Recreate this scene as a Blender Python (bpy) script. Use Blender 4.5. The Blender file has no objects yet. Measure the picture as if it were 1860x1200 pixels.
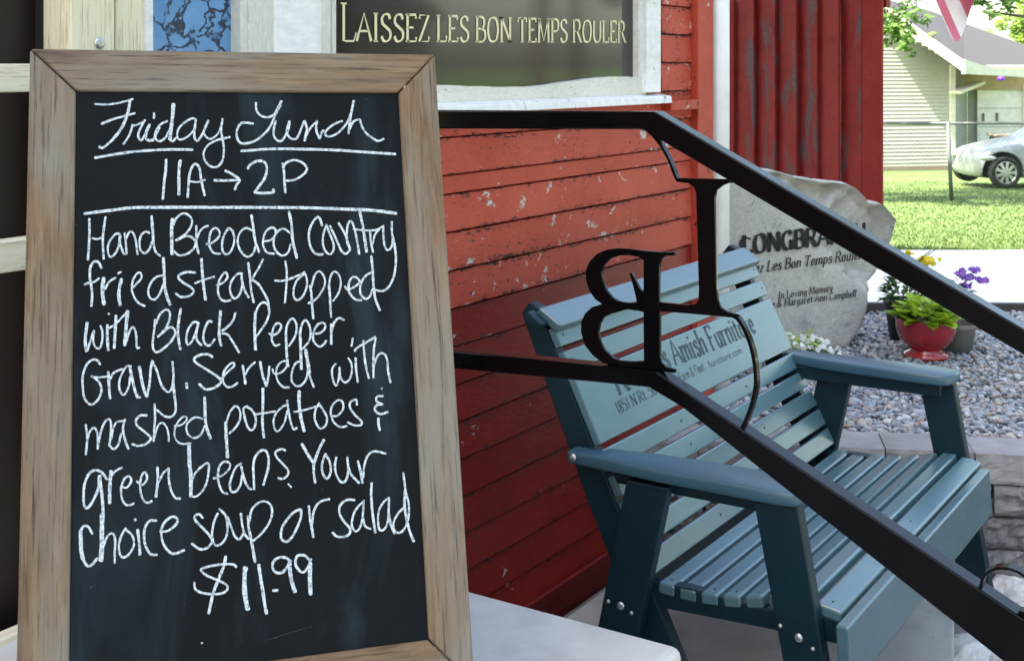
import bpy, bmesh, math, random
from mathutils import Vector, Matrix
from mathutils import noise as mnoise
random.seed(7)
PI = math.pi
S = bpy.context.scene
# ---------------------------------------------------------------- camera, sky, sun, exposure
PSI = 0.573                                   # angle between view direction and the red wall (world +X)
F, CX, CY0, W_IMG = 2355.0, 930.0, 122.0, 1860.0
CAM = Vector((0, -2.0, 1.528))
FWD = Vector((math.cos(PSI), math.sin(PSI), 0)); RGT = Vector((math.sin(PSI), -math.cos(PSI), 0))
cd = bpy.data.cameras.new('camera'); cam = bpy.data.objects.new('camera', cd); S.collection.objects.link(cam)
cam.location = CAM; cam.rotation_euler = (PI/2, 0, PSI-PI/2)
cd.sensor_width = 36; cd.lens = 36*F/W_IMG; cd.shift_y = -(600-CY0)/W_IMG
cd.clip_start = 0.05; cd.clip_end = 3000
cd.dof.use_dof = True; cd.dof.focus_distance = 2.3; cd.dof.aperture_fstop = 18.0
S.camera = cam
SUN_EL = math.radians(58); SH = Vector((-.85, .53, 0)).normalized()
SUNV = Vector((SH.x*math.cos(SUN_EL), SH.y*math.cos(SUN_EL), math.sin(SUN_EL)))
wd = bpy.data.worlds.new('World'); S.world = wd; wd.use_nodes = True
nt = wd.node_tree; bg = nt.nodes['Background']
sky = nt.nodes.new('ShaderNodeTexSky'); sky.sky_type = 'NISHITA'; sky.sun_disc = False
sky.sun_elevation = SUN_EL; sky.sun_rotation = math.atan2(SH.x, SH.y); sky.air_density = 1.0; sky.dust_density = 2.5; sky.ozone_density = .8
nt.links.new(sky.outputs[0], bg.inputs[0]); bg.inputs[1].default_value = 0.13
sl = bpy.data.lights.new('sun', 'SUN'); sl.energy = 4.0; sl.angle = math.radians(.53); sl.color = (1, .96, .90)
so = bpy.data.objects.new('sun', sl); S.collection.objects.link(so); so.rotation_euler = SUNV.to_track_quat('Z', 'Y').to_euler()
S.view_settings.view_transform = 'Standard'; S.view_settings.look = 'None'; S.view_settings.gamma = 1
S.view_settings.use_curve_mapping = False; S.view_settings.exposure = 2.55
try:
    S.view_settings.use_white_balance = True; S.view_settings.white_balance_temperature = 7300; S.view_settings.white_balance_tint = 8
except Exception: pass

# ---------------------------------------------------------------- helpers
def ray(px, py): return FWD + RGT*((px-CX)/F) + Vector((0, 0, (CY0-py)/F))
def hit(px, py, p, n):
    d = ray(px, py); n = Vector(n); return CAM + d*((Vector(p)-CAM).dot(n)/d.dot(n))
def atY(px, py, Y=0.0): return hit(px, py, (0, Y, 0), (0, 1, 0))
def atX(px, py, X): return hit(px, py, (X, 0, 0), (1, 0, 0))
def atZ(px, py, Z): return hit(px, py, (0, 0, Z), (0, 0, 1))
def atD(px, py, D): return CAM + ray(px, py)*D
def cw(xc, zc, z=0.0):
    v = CAM + RGT*xc + FWD*zc; return Vector((v.x, v.y, z))
col = S.collection
def empty(name, loc, label, cat, group=None, kind=None):
    o = bpy.data.objects.new(name, None); col.objects.link(o); o.location = loc; o.empty_display_size = .1
    o['label'] = label; o['category'] = cat
    if group: o['group'] = group
    if kind: o['kind'] = kind
    return o
def tag(o, label=None, cat=None, group=None, kind=None):
    if label: o['label'] = label
    if cat: o['category'] = cat
    if group: o['group'] = group
    if kind: o['kind'] = kind
    return o
WM = {}
def wm(o): return WM[o.name] if o.name in WM else Matrix.Translation(o.location)
def link(name, me, parent=None, M=None, mats=()):
    o = bpy.data.objects.new(name, me); col.objects.link(o)
    for m in mats: me.materials.append(m)
    M = M if M is not None else Matrix.Identity(4)
    if parent is not None:
        o.parent = parent; o.matrix_local = wm(parent).inverted() @ M; WM[o.name] = M.copy()
    else: o.matrix_world = M
    return o
def smooth(me, flag=True):
    me.polygons.foreach_set('use_smooth', [flag]*len(me.polygons))
def bev(o, w, seg=2, ang=.6):
    if w:
        m = o.modifiers.new('b', 'BEVEL'); m.width = w; m.segments = seg; m.limit_method = 'ANGLE'; m.angle_limit = ang
    return o
def mesh(name, V, Fc, mat, parent=None, M=None, sm=False, mi=None):
    me = bpy.data.meshes.new(name); me.from_pydata([tuple(v) for v in V], [], Fc)
    mats = mat if isinstance(mat, (list, tuple)) else (mat,)
    if sm: smooth(me)
    if mi: me.polygons.foreach_set('material_index', mi)
    me.update(); return link(name, me, parent, M, mats)
def frame(o, ax, ay, az):
    m = Matrix((Vector(ax), Vector(ay), Vector(az))).transposed().to_4x4(); m.translation = o; return m
BOXF = [(0,3,2,1),(4,5,6,7),(0,1,5,4),(1,2,6,5),(2,3,7,6),(3,0,4,7)]
def boxv(lx, ly, lz, c=(0,0,0)):
    x, y, z = lx/2, ly/2, lz/2
    return [Vector((c[0]+a, c[1]+b, c[2]+d)) for a, b, d in
            [(-x,-y,-z),(x,-y,-z),(x,y,-z),(-x,y,-z),(-x,-y,z),(x,-y,z),(x,y,z),(-x,y,z)]]
def box(name, size, mat, parent=None, c=(0,0,0), ax=(1,0,0), ay=(0,1,0), az=(0,0,1), b=.002, seg=2):
    o = mesh(name, boxv(*size), BOXF, mat, parent, frame(Vector(c), Vector(ax).normalized(), Vector(ay).normalized(), Vector(az).normalized()))
    return bev(o, b, seg)
def bar(name, p, q, w, h, mat, parent=None, up=(0,0,1), b=.002, seg=2):
    p, q = Vector(p), Vector(q); ax = (q-p).normalized(); ay = Vector(up).cross(ax).normalized(); az = ax.cross(ay)
    return box(name, ((q-p).length, w, h), mat, parent, (p+q)/2, ax, ay, az, b, seg)
def prism(name, pts, ext, mat, parent=None, b=.002, seg=2, M=None):
    n = len(pts); e = Vector(ext)
    V = [Vector(p) for p in pts] + [Vector(p)+e for p in pts]
    me = bpy.data.meshes.new(name); bm = bmesh.new(); vs = [bm.verts.new(v) for v in V]
    bm.faces.new(vs[:n]); bm.faces.new(vs[n:][::-1])
    for i in range(n): j = (i+1) % n; bm.faces.new((vs[i], vs[i+n], vs[j+n], vs[j]))
    bmesh.ops.recalc_face_normals(bm, faces=bm.faces); bm.to_mesh(me); bm.free()
    o = link(name, me, parent, M, (mat,)); return bev(o, b, seg)
def tube_vf(path, r, k=8, close=False):
    V, Fc = [], []; n = len(path); path = [Vector(p) for p in path]; up = None
    for i, p in enumerate(path):
        t = (path[min(i+1, n-1)]-path[max(i-1, 0)]).normalized()
        if up is None: up = t.orthogonal().normalized()
        up = (up - t*up.dot(t)).normalized(); s = t.cross(up)
        rr = r[i] if isinstance(r, (list, tuple)) else r
        for j in range(k): a = 2*PI*j/k; V.append(p+(up*math.cos(a)+s*math.sin(a))*rr)
    for i in range(n-1):
        for j in range(k): a = i*k+j; b = i*k+(j+1) % k; Fc.append((a, b, b+k, a+k))
    Fc.append(tuple(range(k))[::-1]); Fc.append(tuple(range((n-1)*k, n*k)))
    return V, Fc
def tube(name, path, r, mat, parent=None, k=10):
    V, Fc = tube_vf(path, r, k); return mesh(name, V, Fc, mat, parent, sm=True)
def lathe(name, prof, mat, parent=None, c=(0,0,0), k=40, sm=True, squash=None):
    V, Fc = [], []; n = len(prof)
    for i in range(k):
        a = 2*PI*i/k
        for r, z in prof: V.append(Vector((c[0]+r*math.cos(a), c[1]+r*math.sin(a), c[2]+z)))
    for i in range(k):
        for j in range(n-1): a = i*n+j; b = ((i+1) % k)*n+j; Fc.append((a, b, b+1, a+1))
    return mesh(name, V, Fc, mat, parent, sm=sm)
def catmull(P, m=5):
    if len(P) < 3: return [Vector(p) for p in P]
    P = [Vector(p) for p in P]; Q = [2*P[0]-P[1]]+P+[2*P[-1]-P[-2]]; out = []
    for i in range(1, len(Q)-2):
        p0, p1, p2, p3 = Q[i-1:i+3]
        for s in range(m):
            t = s/m; out.append(.5*((2*p1)+(p2-p0)*t+(2*p0-5*p1+4*p2-p3)*t*t+(3*p1-p0-3*p2+p3)*t**3))
    out.append(P[-1]); return out

# ---------------------------------------------------------------- materials
def newmat(name):
    m = bpy.data.materials.new(name); m.use_nodes = True; t = m.node_tree; return m, t, t.nodes['Principled BSDF']
def N(t, typ, **kw):
    n = t.nodes.new(typ)
    for k, v in kw.items():
        if k.startswith('i_'):
            key = k[2:]; key = int(key) if key.isdigit() else key.replace('_', ' ')
            n.inputs[key].default_value = v
        else: setattr(n, k, v)
    return n
def coords(t, scale=(1,1,1), rnd=True, loc=(0,0,0), kind='Object'):
    tc = N(t, 'ShaderNodeTexCoord'); mp = N(t, 'ShaderNodeMapping'); mp.inputs['Scale'].default_value = scale; mp.inputs['Location'].default_value = loc
    if rnd:
        oi = N(t, 'ShaderNodeObjectInfo'); ml = N(t, 'ShaderNodeVectorMath', operation='MULTIPLY_ADD')
        ml.inputs[1].default_value = (37, 19, 53)
        cb = N(t, 'ShaderNodeCombineXYZ')
        for i in range(3): t.links.new(oi.outputs['Random'], cb.inputs[i])
        t.links.new(cb.outputs[0], ml.inputs[0]); t.links.new(tc.outputs[kind], ml.inputs[2]); t.links.new(ml.outputs[0], mp.inputs[0])
    else: t.links.new(tc.outputs[kind], mp.inputs[0])
    return mp.outputs[0]
def noise(t, co, scale, detail=5, rough=.6, dist=0):
    n = N(t, 'ShaderNodeTexNoise'); n.inputs['Scale'].default_value = scale; n.inputs['Detail'].default_value = detail
    n.inputs['Roughness'].default_value = rough; n.inputs['Distortion'].default_value = dist; t.links.new(co, n.inputs['Vector']); return n.outputs[0]
def ramp(t, fac, stops):
    r = N(t, 'ShaderNodeValToRGB'); e = r.color_ramp.elements
    while len(e) < len(stops): e.new(.5)
    for x, (p, c) in zip(e, stops): x.position = p; x.color = (*c, 1) if len(c) == 3 else c
    t.links.new(fac, r.inputs[0]); return r.outputs[0]
def thr(t, fac, a, b):
    return ramp(t, fac, [(a, (0,0,0)), (b, (1,1,1))])
def mix(t, fac, a, b, mode='MIX'):
    m = N(t, 'ShaderNodeMix', data_type='RGBA', blend_type=mode)
    for s, v in ((m.inputs[0], fac), (m.inputs[6], a), (m.inputs[7], b)):
        if hasattr(v, 'links'): t.links.new(v, s)
        elif isinstance(v, (int, float)): s.default_value = v
        else: s.default_value = (*v, 1)
    return m.outputs[2]
def bump(t, bs, h, strength=.3, dist=.002, prev=None):
    b = N(t, 'ShaderNodeBump'); b.inputs['Strength'].default_value = strength; b.inputs['Distance'].default_value = dist
    t.links.new(h, b.inputs['Height'])
    if prev is not None: t.links.new(prev, b.inputs['Normal'])
    t.links.new(b.outputs[0], bs.inputs['Normal']); return b.outputs[0]
def simple(name, c1, c2=None, sc=6, rough=.5, bs=.15, bsc=40, stretch=(1,1,1), metal=0, spec=.5, dist=.002, var=0, coat=0):
    m, t, p = newmat(name); co = coords(t, stretch); c2 = c2 or tuple(x*.8 for x in c1)
    f = noise(t, co, sc); c = ramp(t, f, [(.3, c1), (.7, c2)])
    if var:
        oi = N(t, 'ShaderNodeObjectInfo'); mr = N(t, 'ShaderNodeMapRange'); mr.inputs[3].default_value = 1-var; mr.inputs[4].default_value = 1+var
        t.links.new(oi.outputs['Random'], mr.inputs[0]); c = mix(t, 1, c, mr.outputs[0], 'MULTIPLY')
    t.links.new(c, p.inputs['Base Color'])
    p.inputs['Roughness'].default_value = rough; p.inputs['Metallic'].default_value = metal; p.inputs['Specular IOR Level'].default_value = spec
    p.inputs['Coat Weight'].default_value = coat; p.inputs['Coat Roughness'].default_value = .15
    if bs: bump(t, p, noise(t, co, bsc, 6), bs, dist)
    return m
def peel(name, c1, c2, chip=(.6,.55,.5), dark=(.03,.01,.008), chipamt=.70, darkamt=.66, stretch=(1,1,3), rough=.55, sc=1.0, blot=None, edge=0):
    m, t, p = newmat(name); co = coords(t, (1,1,1)); cs = coords(t, stretch)
    base = ramp(t, noise(t, co, 4*sc, 4), [(.3, c1), (.7, c2)])
    base = mix(t, .25, base, ramp(t, noise(t, cs, 45*sc, 5, .7), [(.35, (.25,.25,.25)), (.65, (1,1,1))]), 'MULTIPLY')
    if blot:
        base = mix(t, thr(t, noise(t, coords(t, (1,1,.22)), 7*sc, 6, .65, .6), blot[1], blot[1]+.09), base, ramp(t, noise(t, co, 60, 4), [(.3, blot[0]), (.7, tuple(x*.5 for x in blot[0]))]))
    big = noise(t, co, 3.1*sc, 3)
    fl = noise(t, cs, 38*sc, 6, .72, .4)
    md = N(t, 'ShaderNodeMath', operation='MULTIPLY_ADD'); t.links.new(big, md.inputs[0]); md.inputs[1].default_value = .35; t.links.new(fl, md.inputs[2])
    val = md.outputs[0]
    if edge:   # paint gives way first along the upper and lower edge of a board
        sx = N(t, 'ShaderNodeSeparateXYZ'); t.links.new(coords(t, (1,1,1), False), sx.inputs[0]); ab2 = N(t, 'ShaderNodeMath', operation='ABSOLUTE'); t.links.new(sx.outputs[2], ab2.inputs[0])
        me_ = N(t, 'ShaderNodeMapRange'); me_.inputs[1].default_value = .030; me_.inputs[2].default_value = .050; me_.inputs[4].default_value = edge; t.links.new(ab2.outputs[0], me_.inputs[0])
        ad = N(t, 'ShaderNodeMath', operation='ADD'); t.links.new(val, ad.inputs[0]); t.links.new(me_.outputs[0], ad.inputs[1]); val = ad.outputs[0]
    dk = thr(t, val, darkamt+.13, darkamt+.17)
    ch = noise(t, coords(t, (1,1,1.6), loc=(3,7,1)), 14*sc, 7, .7, .5)
    mc = N(t, 'ShaderNodeMath', operation='MULTIPLY_ADD'); t.links.new(noise(t, co, 2.2*sc, 2), mc.inputs[0]); mc.inputs[1].default_value = .4; t.links.new(ch, mc.inputs[2])
    cf = thr(t, mc.outputs[0], chipamt+.17, chipamt+.185)
    c = mix(t, dk, base, dark); c = mix(t, cf, c, ramp(t, noise(t, co, 120, 3), [(.35, chip), (.65, tuple(x*.55 for x in chip))]))
    t.links.new(c, p.inputs['Base Color']); p.inputs['Roughness'].default_value = rough; p.inputs['Specular IOR Level'].default_value = .18
    h = mix(t, 1, mix(t, 1, noise(t, cs, 30*sc, 6), mix(t, .6, (0,0,0), dk), 'SUBTRACT'), mix(t, .6, (0,0,0), cf), 'SUBTRACT')
    bump(t, p, h, .45, .003)
    return m
def wood(name, cols, rough=.6, gs=1.0, bs=.35, knots=False, spec=.4):
    # grain runs along the piece's own X axis
    m, t, p = newmat(name); co = coords(t, (1.3*gs, 16*gs, 16*gs)); co2 = coords(t, (.6, 2.2, 2.2)); co3 = coords(t, (5*gs, 130*gs, 130*gs))
    n1 = noise(t, co, 2.2, 6, .65, 1.2); n2 = noise(t, co2, 3.5, 4, .6, .5); n3 = noise(t, co3, 1.6, 4, .7)
    c = ramp(t, n1, [(.25, cols[0]), (.5, cols[1]), (.72, cols[2])])
    c = mix(t, thr(t, n2, .42, .64), c, cols[3]); 
    c = mix(t, thr(t, n3, .52, .72), c, tuple(x*.45 for x in cols[0]))
    t.links.new(c, p.inputs['Base Color']); p.inputs['Roughness'].default_value = rough; p.inputs['Specular IOR Level'].default_value = spec
    b = bump(t, p, n3, bs, .0015); bump(t, p, n1, bs*.7, .002, b)
    return m
M_red = peel('red_paint_main', (.42,.050,.028), (.50,.078,.048), chipamt=.66, darkamt=.66, rough=.55, edge=.115)
M_redtrim = peel('red_trim_paint', (.40,.045,.026), (.48,.070,.044), chipamt=.655, darkamt=.66, rough=.55, stretch=(1,1,.4))
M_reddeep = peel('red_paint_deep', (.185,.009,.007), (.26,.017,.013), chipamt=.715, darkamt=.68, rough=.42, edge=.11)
M_redfence = peel('fence_red_stain', (.15,.010,.009), (.21,.020,.018), chip=(.35,.3,.27), chipamt=.76, darkamt=.70, stretch=(1,1,.3), sc=1.2, blot=((.10,.066,.070), .515))
M_redfence2 = peel('fence_red_plain', (.17,.014,.012), (.23,.026,.022), chip=(.4,.3,.27), chipamt=.74, darkamt=.74, stretch=(1,1,.3))
M_white = peel('white_trim_paint', (.86,.86,.86), (.76,.76,.75), chip=(.35,.33,.30), dark=(.18,.16,.14), chipamt=.80, darkamt=.70, stretch=(1,1,.4), rough=.5)
M_cream = peel('cream_trim_paint', (.74,.72,.65), (.64,.62,.55), chip=(.3,.28,.25), dark=(.12,.11,.1), chipamt=.80, darkamt=.70, rough=.5)
M_pine = wood('new_pine', [(.70,.58,.36), (.82,.73,.52), (.87,.81,.64), (.80,.72,.52)], rough=.5, bs=.12)
M_signwood = wood('weathered_sign_wood', [(.070,.042,.024), (.175,.108,.058), (.275,.18,.10), (.205,.18,.145)], rough=.62, gs=1.0, bs=.6)
M_brown = simple('dark_brown_paint', (.018,.006,.004), (.010,.0035,.003), rough=.55, bs=.05)
M_blackhole = simple('dark_gap', (.012,.01,.009), rough=.8, bs=0)
M_metalblack = simple('black_powder_coat', (.0016,.0016,.0022), (.0026,.0026,.0034), sc=20, rough=.16, bs=.08, bsc=250, dist=.0006, spec=.14)
M_screw = simple('zinc_screw', (.55,.56,.55), rough=.35, bs=0, metal=.9)
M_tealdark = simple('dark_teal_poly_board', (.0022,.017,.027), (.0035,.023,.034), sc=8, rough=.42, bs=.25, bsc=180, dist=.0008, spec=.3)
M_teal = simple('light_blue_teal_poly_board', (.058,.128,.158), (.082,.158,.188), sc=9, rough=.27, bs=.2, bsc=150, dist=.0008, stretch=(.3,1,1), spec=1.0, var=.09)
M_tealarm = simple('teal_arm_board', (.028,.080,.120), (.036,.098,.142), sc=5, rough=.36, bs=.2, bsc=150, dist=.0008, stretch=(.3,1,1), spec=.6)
M_ink = simple('dark_teal_print', (.006,.030,.048), rough=.5, bs=0)
M_engrave = simple('black_engraving_paint', (.006,.0065,.008), rough=.7, bs=0)
M_gold = simple('gold_leaf_letter', (.80,.66,.34), (.66,.60,.44), sc=60, rough=.5, bs=.1)
M_chalk, t, p = newmat('chalk')
co = coords(t, (1,1,1)); c = ramp(t, noise(t, co, 260, 5, .8), [(.38, (.10,.13,.16)), (.50, (.50,.56,.61)), (.64, (.70,.76,.80))])
t.links.new(c, p.inputs['Base Color']); p.inputs['Roughness'].default_value = .95
# chalkboard: dark blue-green slate, rubbed streaks of old chalk
M_slate, t, p = newmat('chalkboard_slate'); co = coords(t, (1,1,1), False)
a = noise(t, coords(t, (2.2,.5,1), False), 4, 5, .65, .8); b_ = noise(t, co, 2.3, 4)
c = ramp(t, b_, [(.3, (.0018,.0030,.0048)), (.7, (.0034,.0058,.0080))])
c = mix(t, thr(t, a, .50, .85), c, (.020,.040,.050)); 
sp = noise(t, co, 210, 2, .5); c = mix(t, thr(t, sp, .765, .80), c, (.16,.17,.18))
t.links.new(c, p.inputs['Base Color']); p.inputs['Roughness'].default_value = .62; p.inputs['Specular IOR Level'].default_value = .15; bump(t, p, noise(t, co, 300, 4), .08, .0005)
M_concrete = simple('pale_concrete', (.45,.45,.425), (.36,.36,.335), sc=5, rough=.85, bs=.3, bsc=120)
M_slabwhite = simple('white_grey_slab', (.58,.58,.55), (.47,.47,.45), sc=7, rough=.75, bs=.3, bsc=90)
M_cgrey = simple('grey_concrete', (.24,.225,.22), (.17,.16,.155), sc=6, rough=.9, bs=.4, bsc=80)
M_walk = simple('sidewalk_concrete', (.74,.73,.69), (.66,.65,.61), sc=3, rough=.9, bs=.2, bsc=60)
M_block = simple('split_face_block', (.245,.235,.235), (.135,.13,.135), sc=9, rough=.95, bs=1, bsc=42, dist=.012, var=.22)
M_cap = simple('block_cap_stone', (.30,.29,.29), (.21,.20,.205), sc=11, rough=.92, bs=.6, bsc=90, dist=.003, var=.1)
M_curb = simple('dark_edging', (.05,.045,.045), rough=.8)
M_whiterock = simple('white_rock', (.62,.62,.60), (.38,.39,.40), sc=14, rough=.9, bs=.6, bsc=40, dist=.006)
M_soil = simple('soil', (.06,.045,.035), rough=1, bs=.6, bsc=30)
def stain(m, dark, scale, lo, hi):
    t = m.node_tree; p = t.nodes['Principled BSDF']; src = p.inputs['Base Color'].links[0].from_socket
    c = mix(t, thr(t, noise(t, coords(t, (1,1,1), False), scale, 7, .68, .6), lo, hi), src, dark); t.links.new(c, p.inputs['Base Color'])
for m_, d_ in ((M_concrete, (.20,.19,.175)), (M_slabwhite, (.33,.32,.30)), (M_cgrey, (.09,.08,.075))):
    stain(m_, d_, 3.2, .48, .88); stain(m_, tuple(x*.5 for x in d_), 42, .70, .76)
stain(M_teal, (.09,.15,.18), 16, .60, .95); stain(M_teal, (.30,.38,.42), 30, .72, .80); stain(M_tealdark, (.02,.045,.055), 26, .66, .80); stain(M_tealarm, (.09,.15,.19), 18, .62, .85)
stain(M_metalblack, (.02,.016,.014), 60, .72, .76)
# boulder: pale grey limestone with tan and blue-grey stains and dark veins
M_rock, t, p = newmat('pale_boulder_stone'); co = coords(t, (1,1,1), False)
c = ramp(t, noise(t, co, 3.5, 7, .62), [(.25, (.32,.32,.32)), (.42, (.54,.52,.485)), (.60, (.58,.55,.50)), (.72, (.34,.35,.39)), (.85, (.24,.25,.29))])
n = noise(t, co, 7, 3, .5, 1.8); mr = N(t, 'ShaderNodeMath', operation='SUBTRACT'); t.links.new(n, mr.inputs[0]); mr.inputs[1].default_value = .5
ab = N(t, 'ShaderNodeMath', operation='ABSOLUTE'); t.links.new(mr.outputs[0], ab.inputs[0])
vein = ramp(t, ab.outputs[0], [(.0, (1,1,1)), (.012, (0,0,0))]); vm = mix(t, 1, vein, thr(t, noise(t, co, 2.6, 2), .52, .60), 'MULTIPLY')
c = mix(t, vm, c, (.14,.12,.10)); c = mix(t, .5, c, ramp(t, noise(t, co, 70, 5, .7), [(.3, (.6,.6,.6)), (.7, (1,1,1))]), 'MULTIPLY')
t.links.new(c, p.inputs['Base Color']); p.inputs['Roughness'].default_value = .8; c = mix(t, .32, c, ramp(t, noise(t, co, 16, 7, .72, 1.0), [(.35, (.45,.43,.42)), (.62, (1,1,1))]), 'MULTIPLY'); t.links.new(c, p.inputs['Base Color']); bump(t, p, noise(t, co, 26, 9, .72), .9, .012)
# pebbles: one colour for each stone
M_peb, t, p = newmat('river_pebbles'); g = N(t, 'ShaderNodeNewGeometry')
c = ramp(t, g.outputs['Random Per Island'], [(0, (.13,.17,.21)), (.12, (.30,.34,.37)), (.24, (.60,.59,.57)), (.36, (.20,.26,.31)), (.46, (.44,.34,.29)), (.56, (.06,.07,.085)), (.66, (.38,.40,.42)), (.78, (.52,.47,.42)), (.88, (.24,.20,.20)), (.95, (.68,.67,.65)), (1, (.45,.32,.16))])
p.inputs['Roughness'].default_value = .6; co = coords(t, (1,1,1), False)
c = mix(t, 1, c, (.80,.84,.88), 'MULTIPLY'); c = mix(t, .35, c, ramp(t, noise(t, co, 60, 4), [(.3, (.5,.5,.5)), (.7, (1,1,1))]), 'MULTIPLY'); t.links.new(c, p.inputs['Base Color'])
# crackled blue glass sidelight
M_blue, t, p = newmat('crackled_blue_panel'); co = coords(t, (1,1,1), False)
wn = N(t, 'ShaderNodeTexNoise'); wn.inputs['Scale'].default_value = 14; wn.inputs['Detail'].default_value = 4; t.links.new(co, wn.inputs['Vector'])
wv = N(t, 'ShaderNodeVectorMath', operation='MULTIPLY_ADD'); wv.inputs[1].default_value = (.13,.13,.13); t.links.new(wn.outputs[1], wv.inputs[0]); t.links.new(co, wv.inputs[2])
vo = N(t, 'ShaderNodeTexVoronoi', feature='DISTANCE_TO_EDGE'); vo.inputs['Scale'].default_value = 17; t.links.new(wv.outputs[0], vo.inputs['Vector'])
cr = ramp(t, vo.outputs[0], [(0, (1,1,1)), (.05, (.9,.9,.9)), (.075, (0,0,0))]); cr = mix(t, 1, cr, thr(t, noise(t, co, 22, 3, .6), .36, .44), 'MULTIPLY')
c = ramp(t, noise(t, co, 9, 5), [(.3, (.08,.22,.46)), (.6, (.13,.31,.56)), (.75, (.22,.40,.62))]); c = mix(t, cr, c, (.012,.02,.05))
t.links.new(c, p.inputs['Base Color']); p.inputs['Roughness'].default_value = .3; bump(t, p, cr, -.5, .002)
M_glass, t, p = newmat('dark_window_glass'); p.inputs['Base Color'].default_value = (.022,.017,.017,1); p.inputs['Roughness'].default_value = .07
p.inputs['Specular IOR Level'].default_value = .55
bump(t, p, noise(t, coords(t, (1,1,1), False), 2.5, 2), .05, .01)
M_bowl = simple('glossy_red_glaze', (.36,.012,.018), (.30,.01,.015), rough=.22, bs=.06, bsc=20, coat=.8)
M_potblack = simple('black_plastic_pot', (.02,.02,.022), rough=.45, bs=.1)
M_potgrey = simple('grey_stone_pot', (.22,.21,.19), (.15,.14,.13), rough=.85, bs=.5)
def leafm(name, c1, c2, rough=.45, trans=.3):
    m, t, p = newmat(name); g = N(t, 'ShaderNodeNewGeometry')
    c = ramp(t, g.outputs['Random Per Island'], [(0, c1), (1, c2)]); t.links.new(c, p.inputs['Base Color']); p.inputs['Roughness'].default_value = rough
    tr = N(t, 'ShaderNodeBsdfTranslucent'); t.links.new(c, tr.inputs[0]); mx = N(t, 'ShaderNodeMixShader'); mx.inputs[0].default_value = trans
    t.links.new(p.outputs[0], mx.inputs[1]); t.links.new(tr.outputs[0], mx.inputs[2]); t.links.new(mx.outputs[0], t.nodes['Material Output'].inputs[0]); return m
M_lime = leafm('lime_leaves', (.22,.38,.02), (.40,.55,.05))
M_green = leafm('dark_green_leaves', (.03,.09,.015), (.07,.16,.03))
M_tree = leafm('tree_leaves', (.05,.13,.02), (.12,.24,.04), trans=.4)
M_treelime = leafm('bright_tree_leaves', (.16,.28,.04), (.28,.42,.08), trans=.4)
M_yellow = leafm('yellow_petals', (.75,.55,.02), (.85,.70,.05))
M_purple = leafm('purple_petals', (.16,.05,.38), (.32,.16,.55))
M_petalw = leafm('white_petals', (.75,.75,.72), (.82,.82,.80))
M_stem = simple('plant_stem', (.08,.14,.04), rough=.6, bs=0)
M_bark = simple('bark', (.16,.12,.09), (.08,.06,.045), sc=12, rough=.9, bs=.8, bsc=25, dist=.01, stretch=(1,1,.3))
M_siding = simple('cream_vinyl_siding', (.46,.445,.40), (.41,.40,.36), rough=.6, bs=0)
M_sidingshade = simple('shaded_cream_siding', (.36,.37,.34), rough=.6, bs=0)  # same cream siding, shade of the garage recess put into a greyer colour
M_whitep = simple('white_house_paint', (.78,.78,.76), rough=.5, bs=0)
M_fascia = simple('cream_fascia_paint', (.74,.71,.60), rough=.5, bs=0)
M_soffit = simple('tan_soffit', (.42,.33,.22), rough=.7, bs=0)
M_found = simple('foundation_block', (.22,.19,.15), rough=.9)
M_roof = simple('grey_asphalt_shingle', (.043,.042,.046), (.034,.033,.037), sc=30, rough=.9, bs=.3, bsc=20)
M_galv = simple('galvanised_steel', (.13,.15,.155), rough=.5, bs=0, metal=.3)
M_carpaint = simple('silver_sage_car_paint', (.24,.27,.27), (.24,.27,.27), rough=.35, bs=0, metal=.3, coat=.6)
M_tyre = simple('tyre_rubber', (.015,.015,.016), rough=.8, bs=.1)
M_alloy = simple('alloy_wheel', (.62,.63,.64), rough=.3, bs=0, metal=.8)
M_carglass = simple('car_glass', (.02,.025,.03), rough=.06, bs=0, spec=.9)
M_lamp = simple('headlight_lens', (.62,.62,.58), rough=.12, bs=0, coat=1)
M_flagr = simple('flag_red', (.60,.14,.22), rough=.8, bs=.1); M_flagw = simple('flag_white', (.8,.78,.78), rough=.8, bs=.1); M_flagb = simple('flag_blue', (.03,.05,.20), rough=.8, bs=.1)
M_bin = simple('dark_bin_plastic', (.03,.035,.035), rough=.6, bs=0); M_binlid = simple('brown_grey_lid', (.16,.14,.12), rough=.6, bs=0)
M_violet = simple('plain_violet', (.12,.02,.75), rough=.4, bs=0)
# lawn
M_grass, t, p = newmat('lawn_grass'); co = coords(t, (1,1,1), False)
c = ramp(t, noise(t, co, .8, 6, .7), [(.3, (.06,.125,.03)), (.55, (.10,.165,.045)), (.75, (.165,.20,.075))]); c = mix(t, .6, c, ramp(t, noise(t, co, 25, 4, .8), [(.3, (.45,.45,.45)), (.7, (1,1,1))]), 'MULTIPLY')
t.links.new(c, p.inputs['Base Color']); p.inputs['Roughness'].default_value = .9; bump(t, p, noise(t, co, 60, 4), .3, .015)

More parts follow.
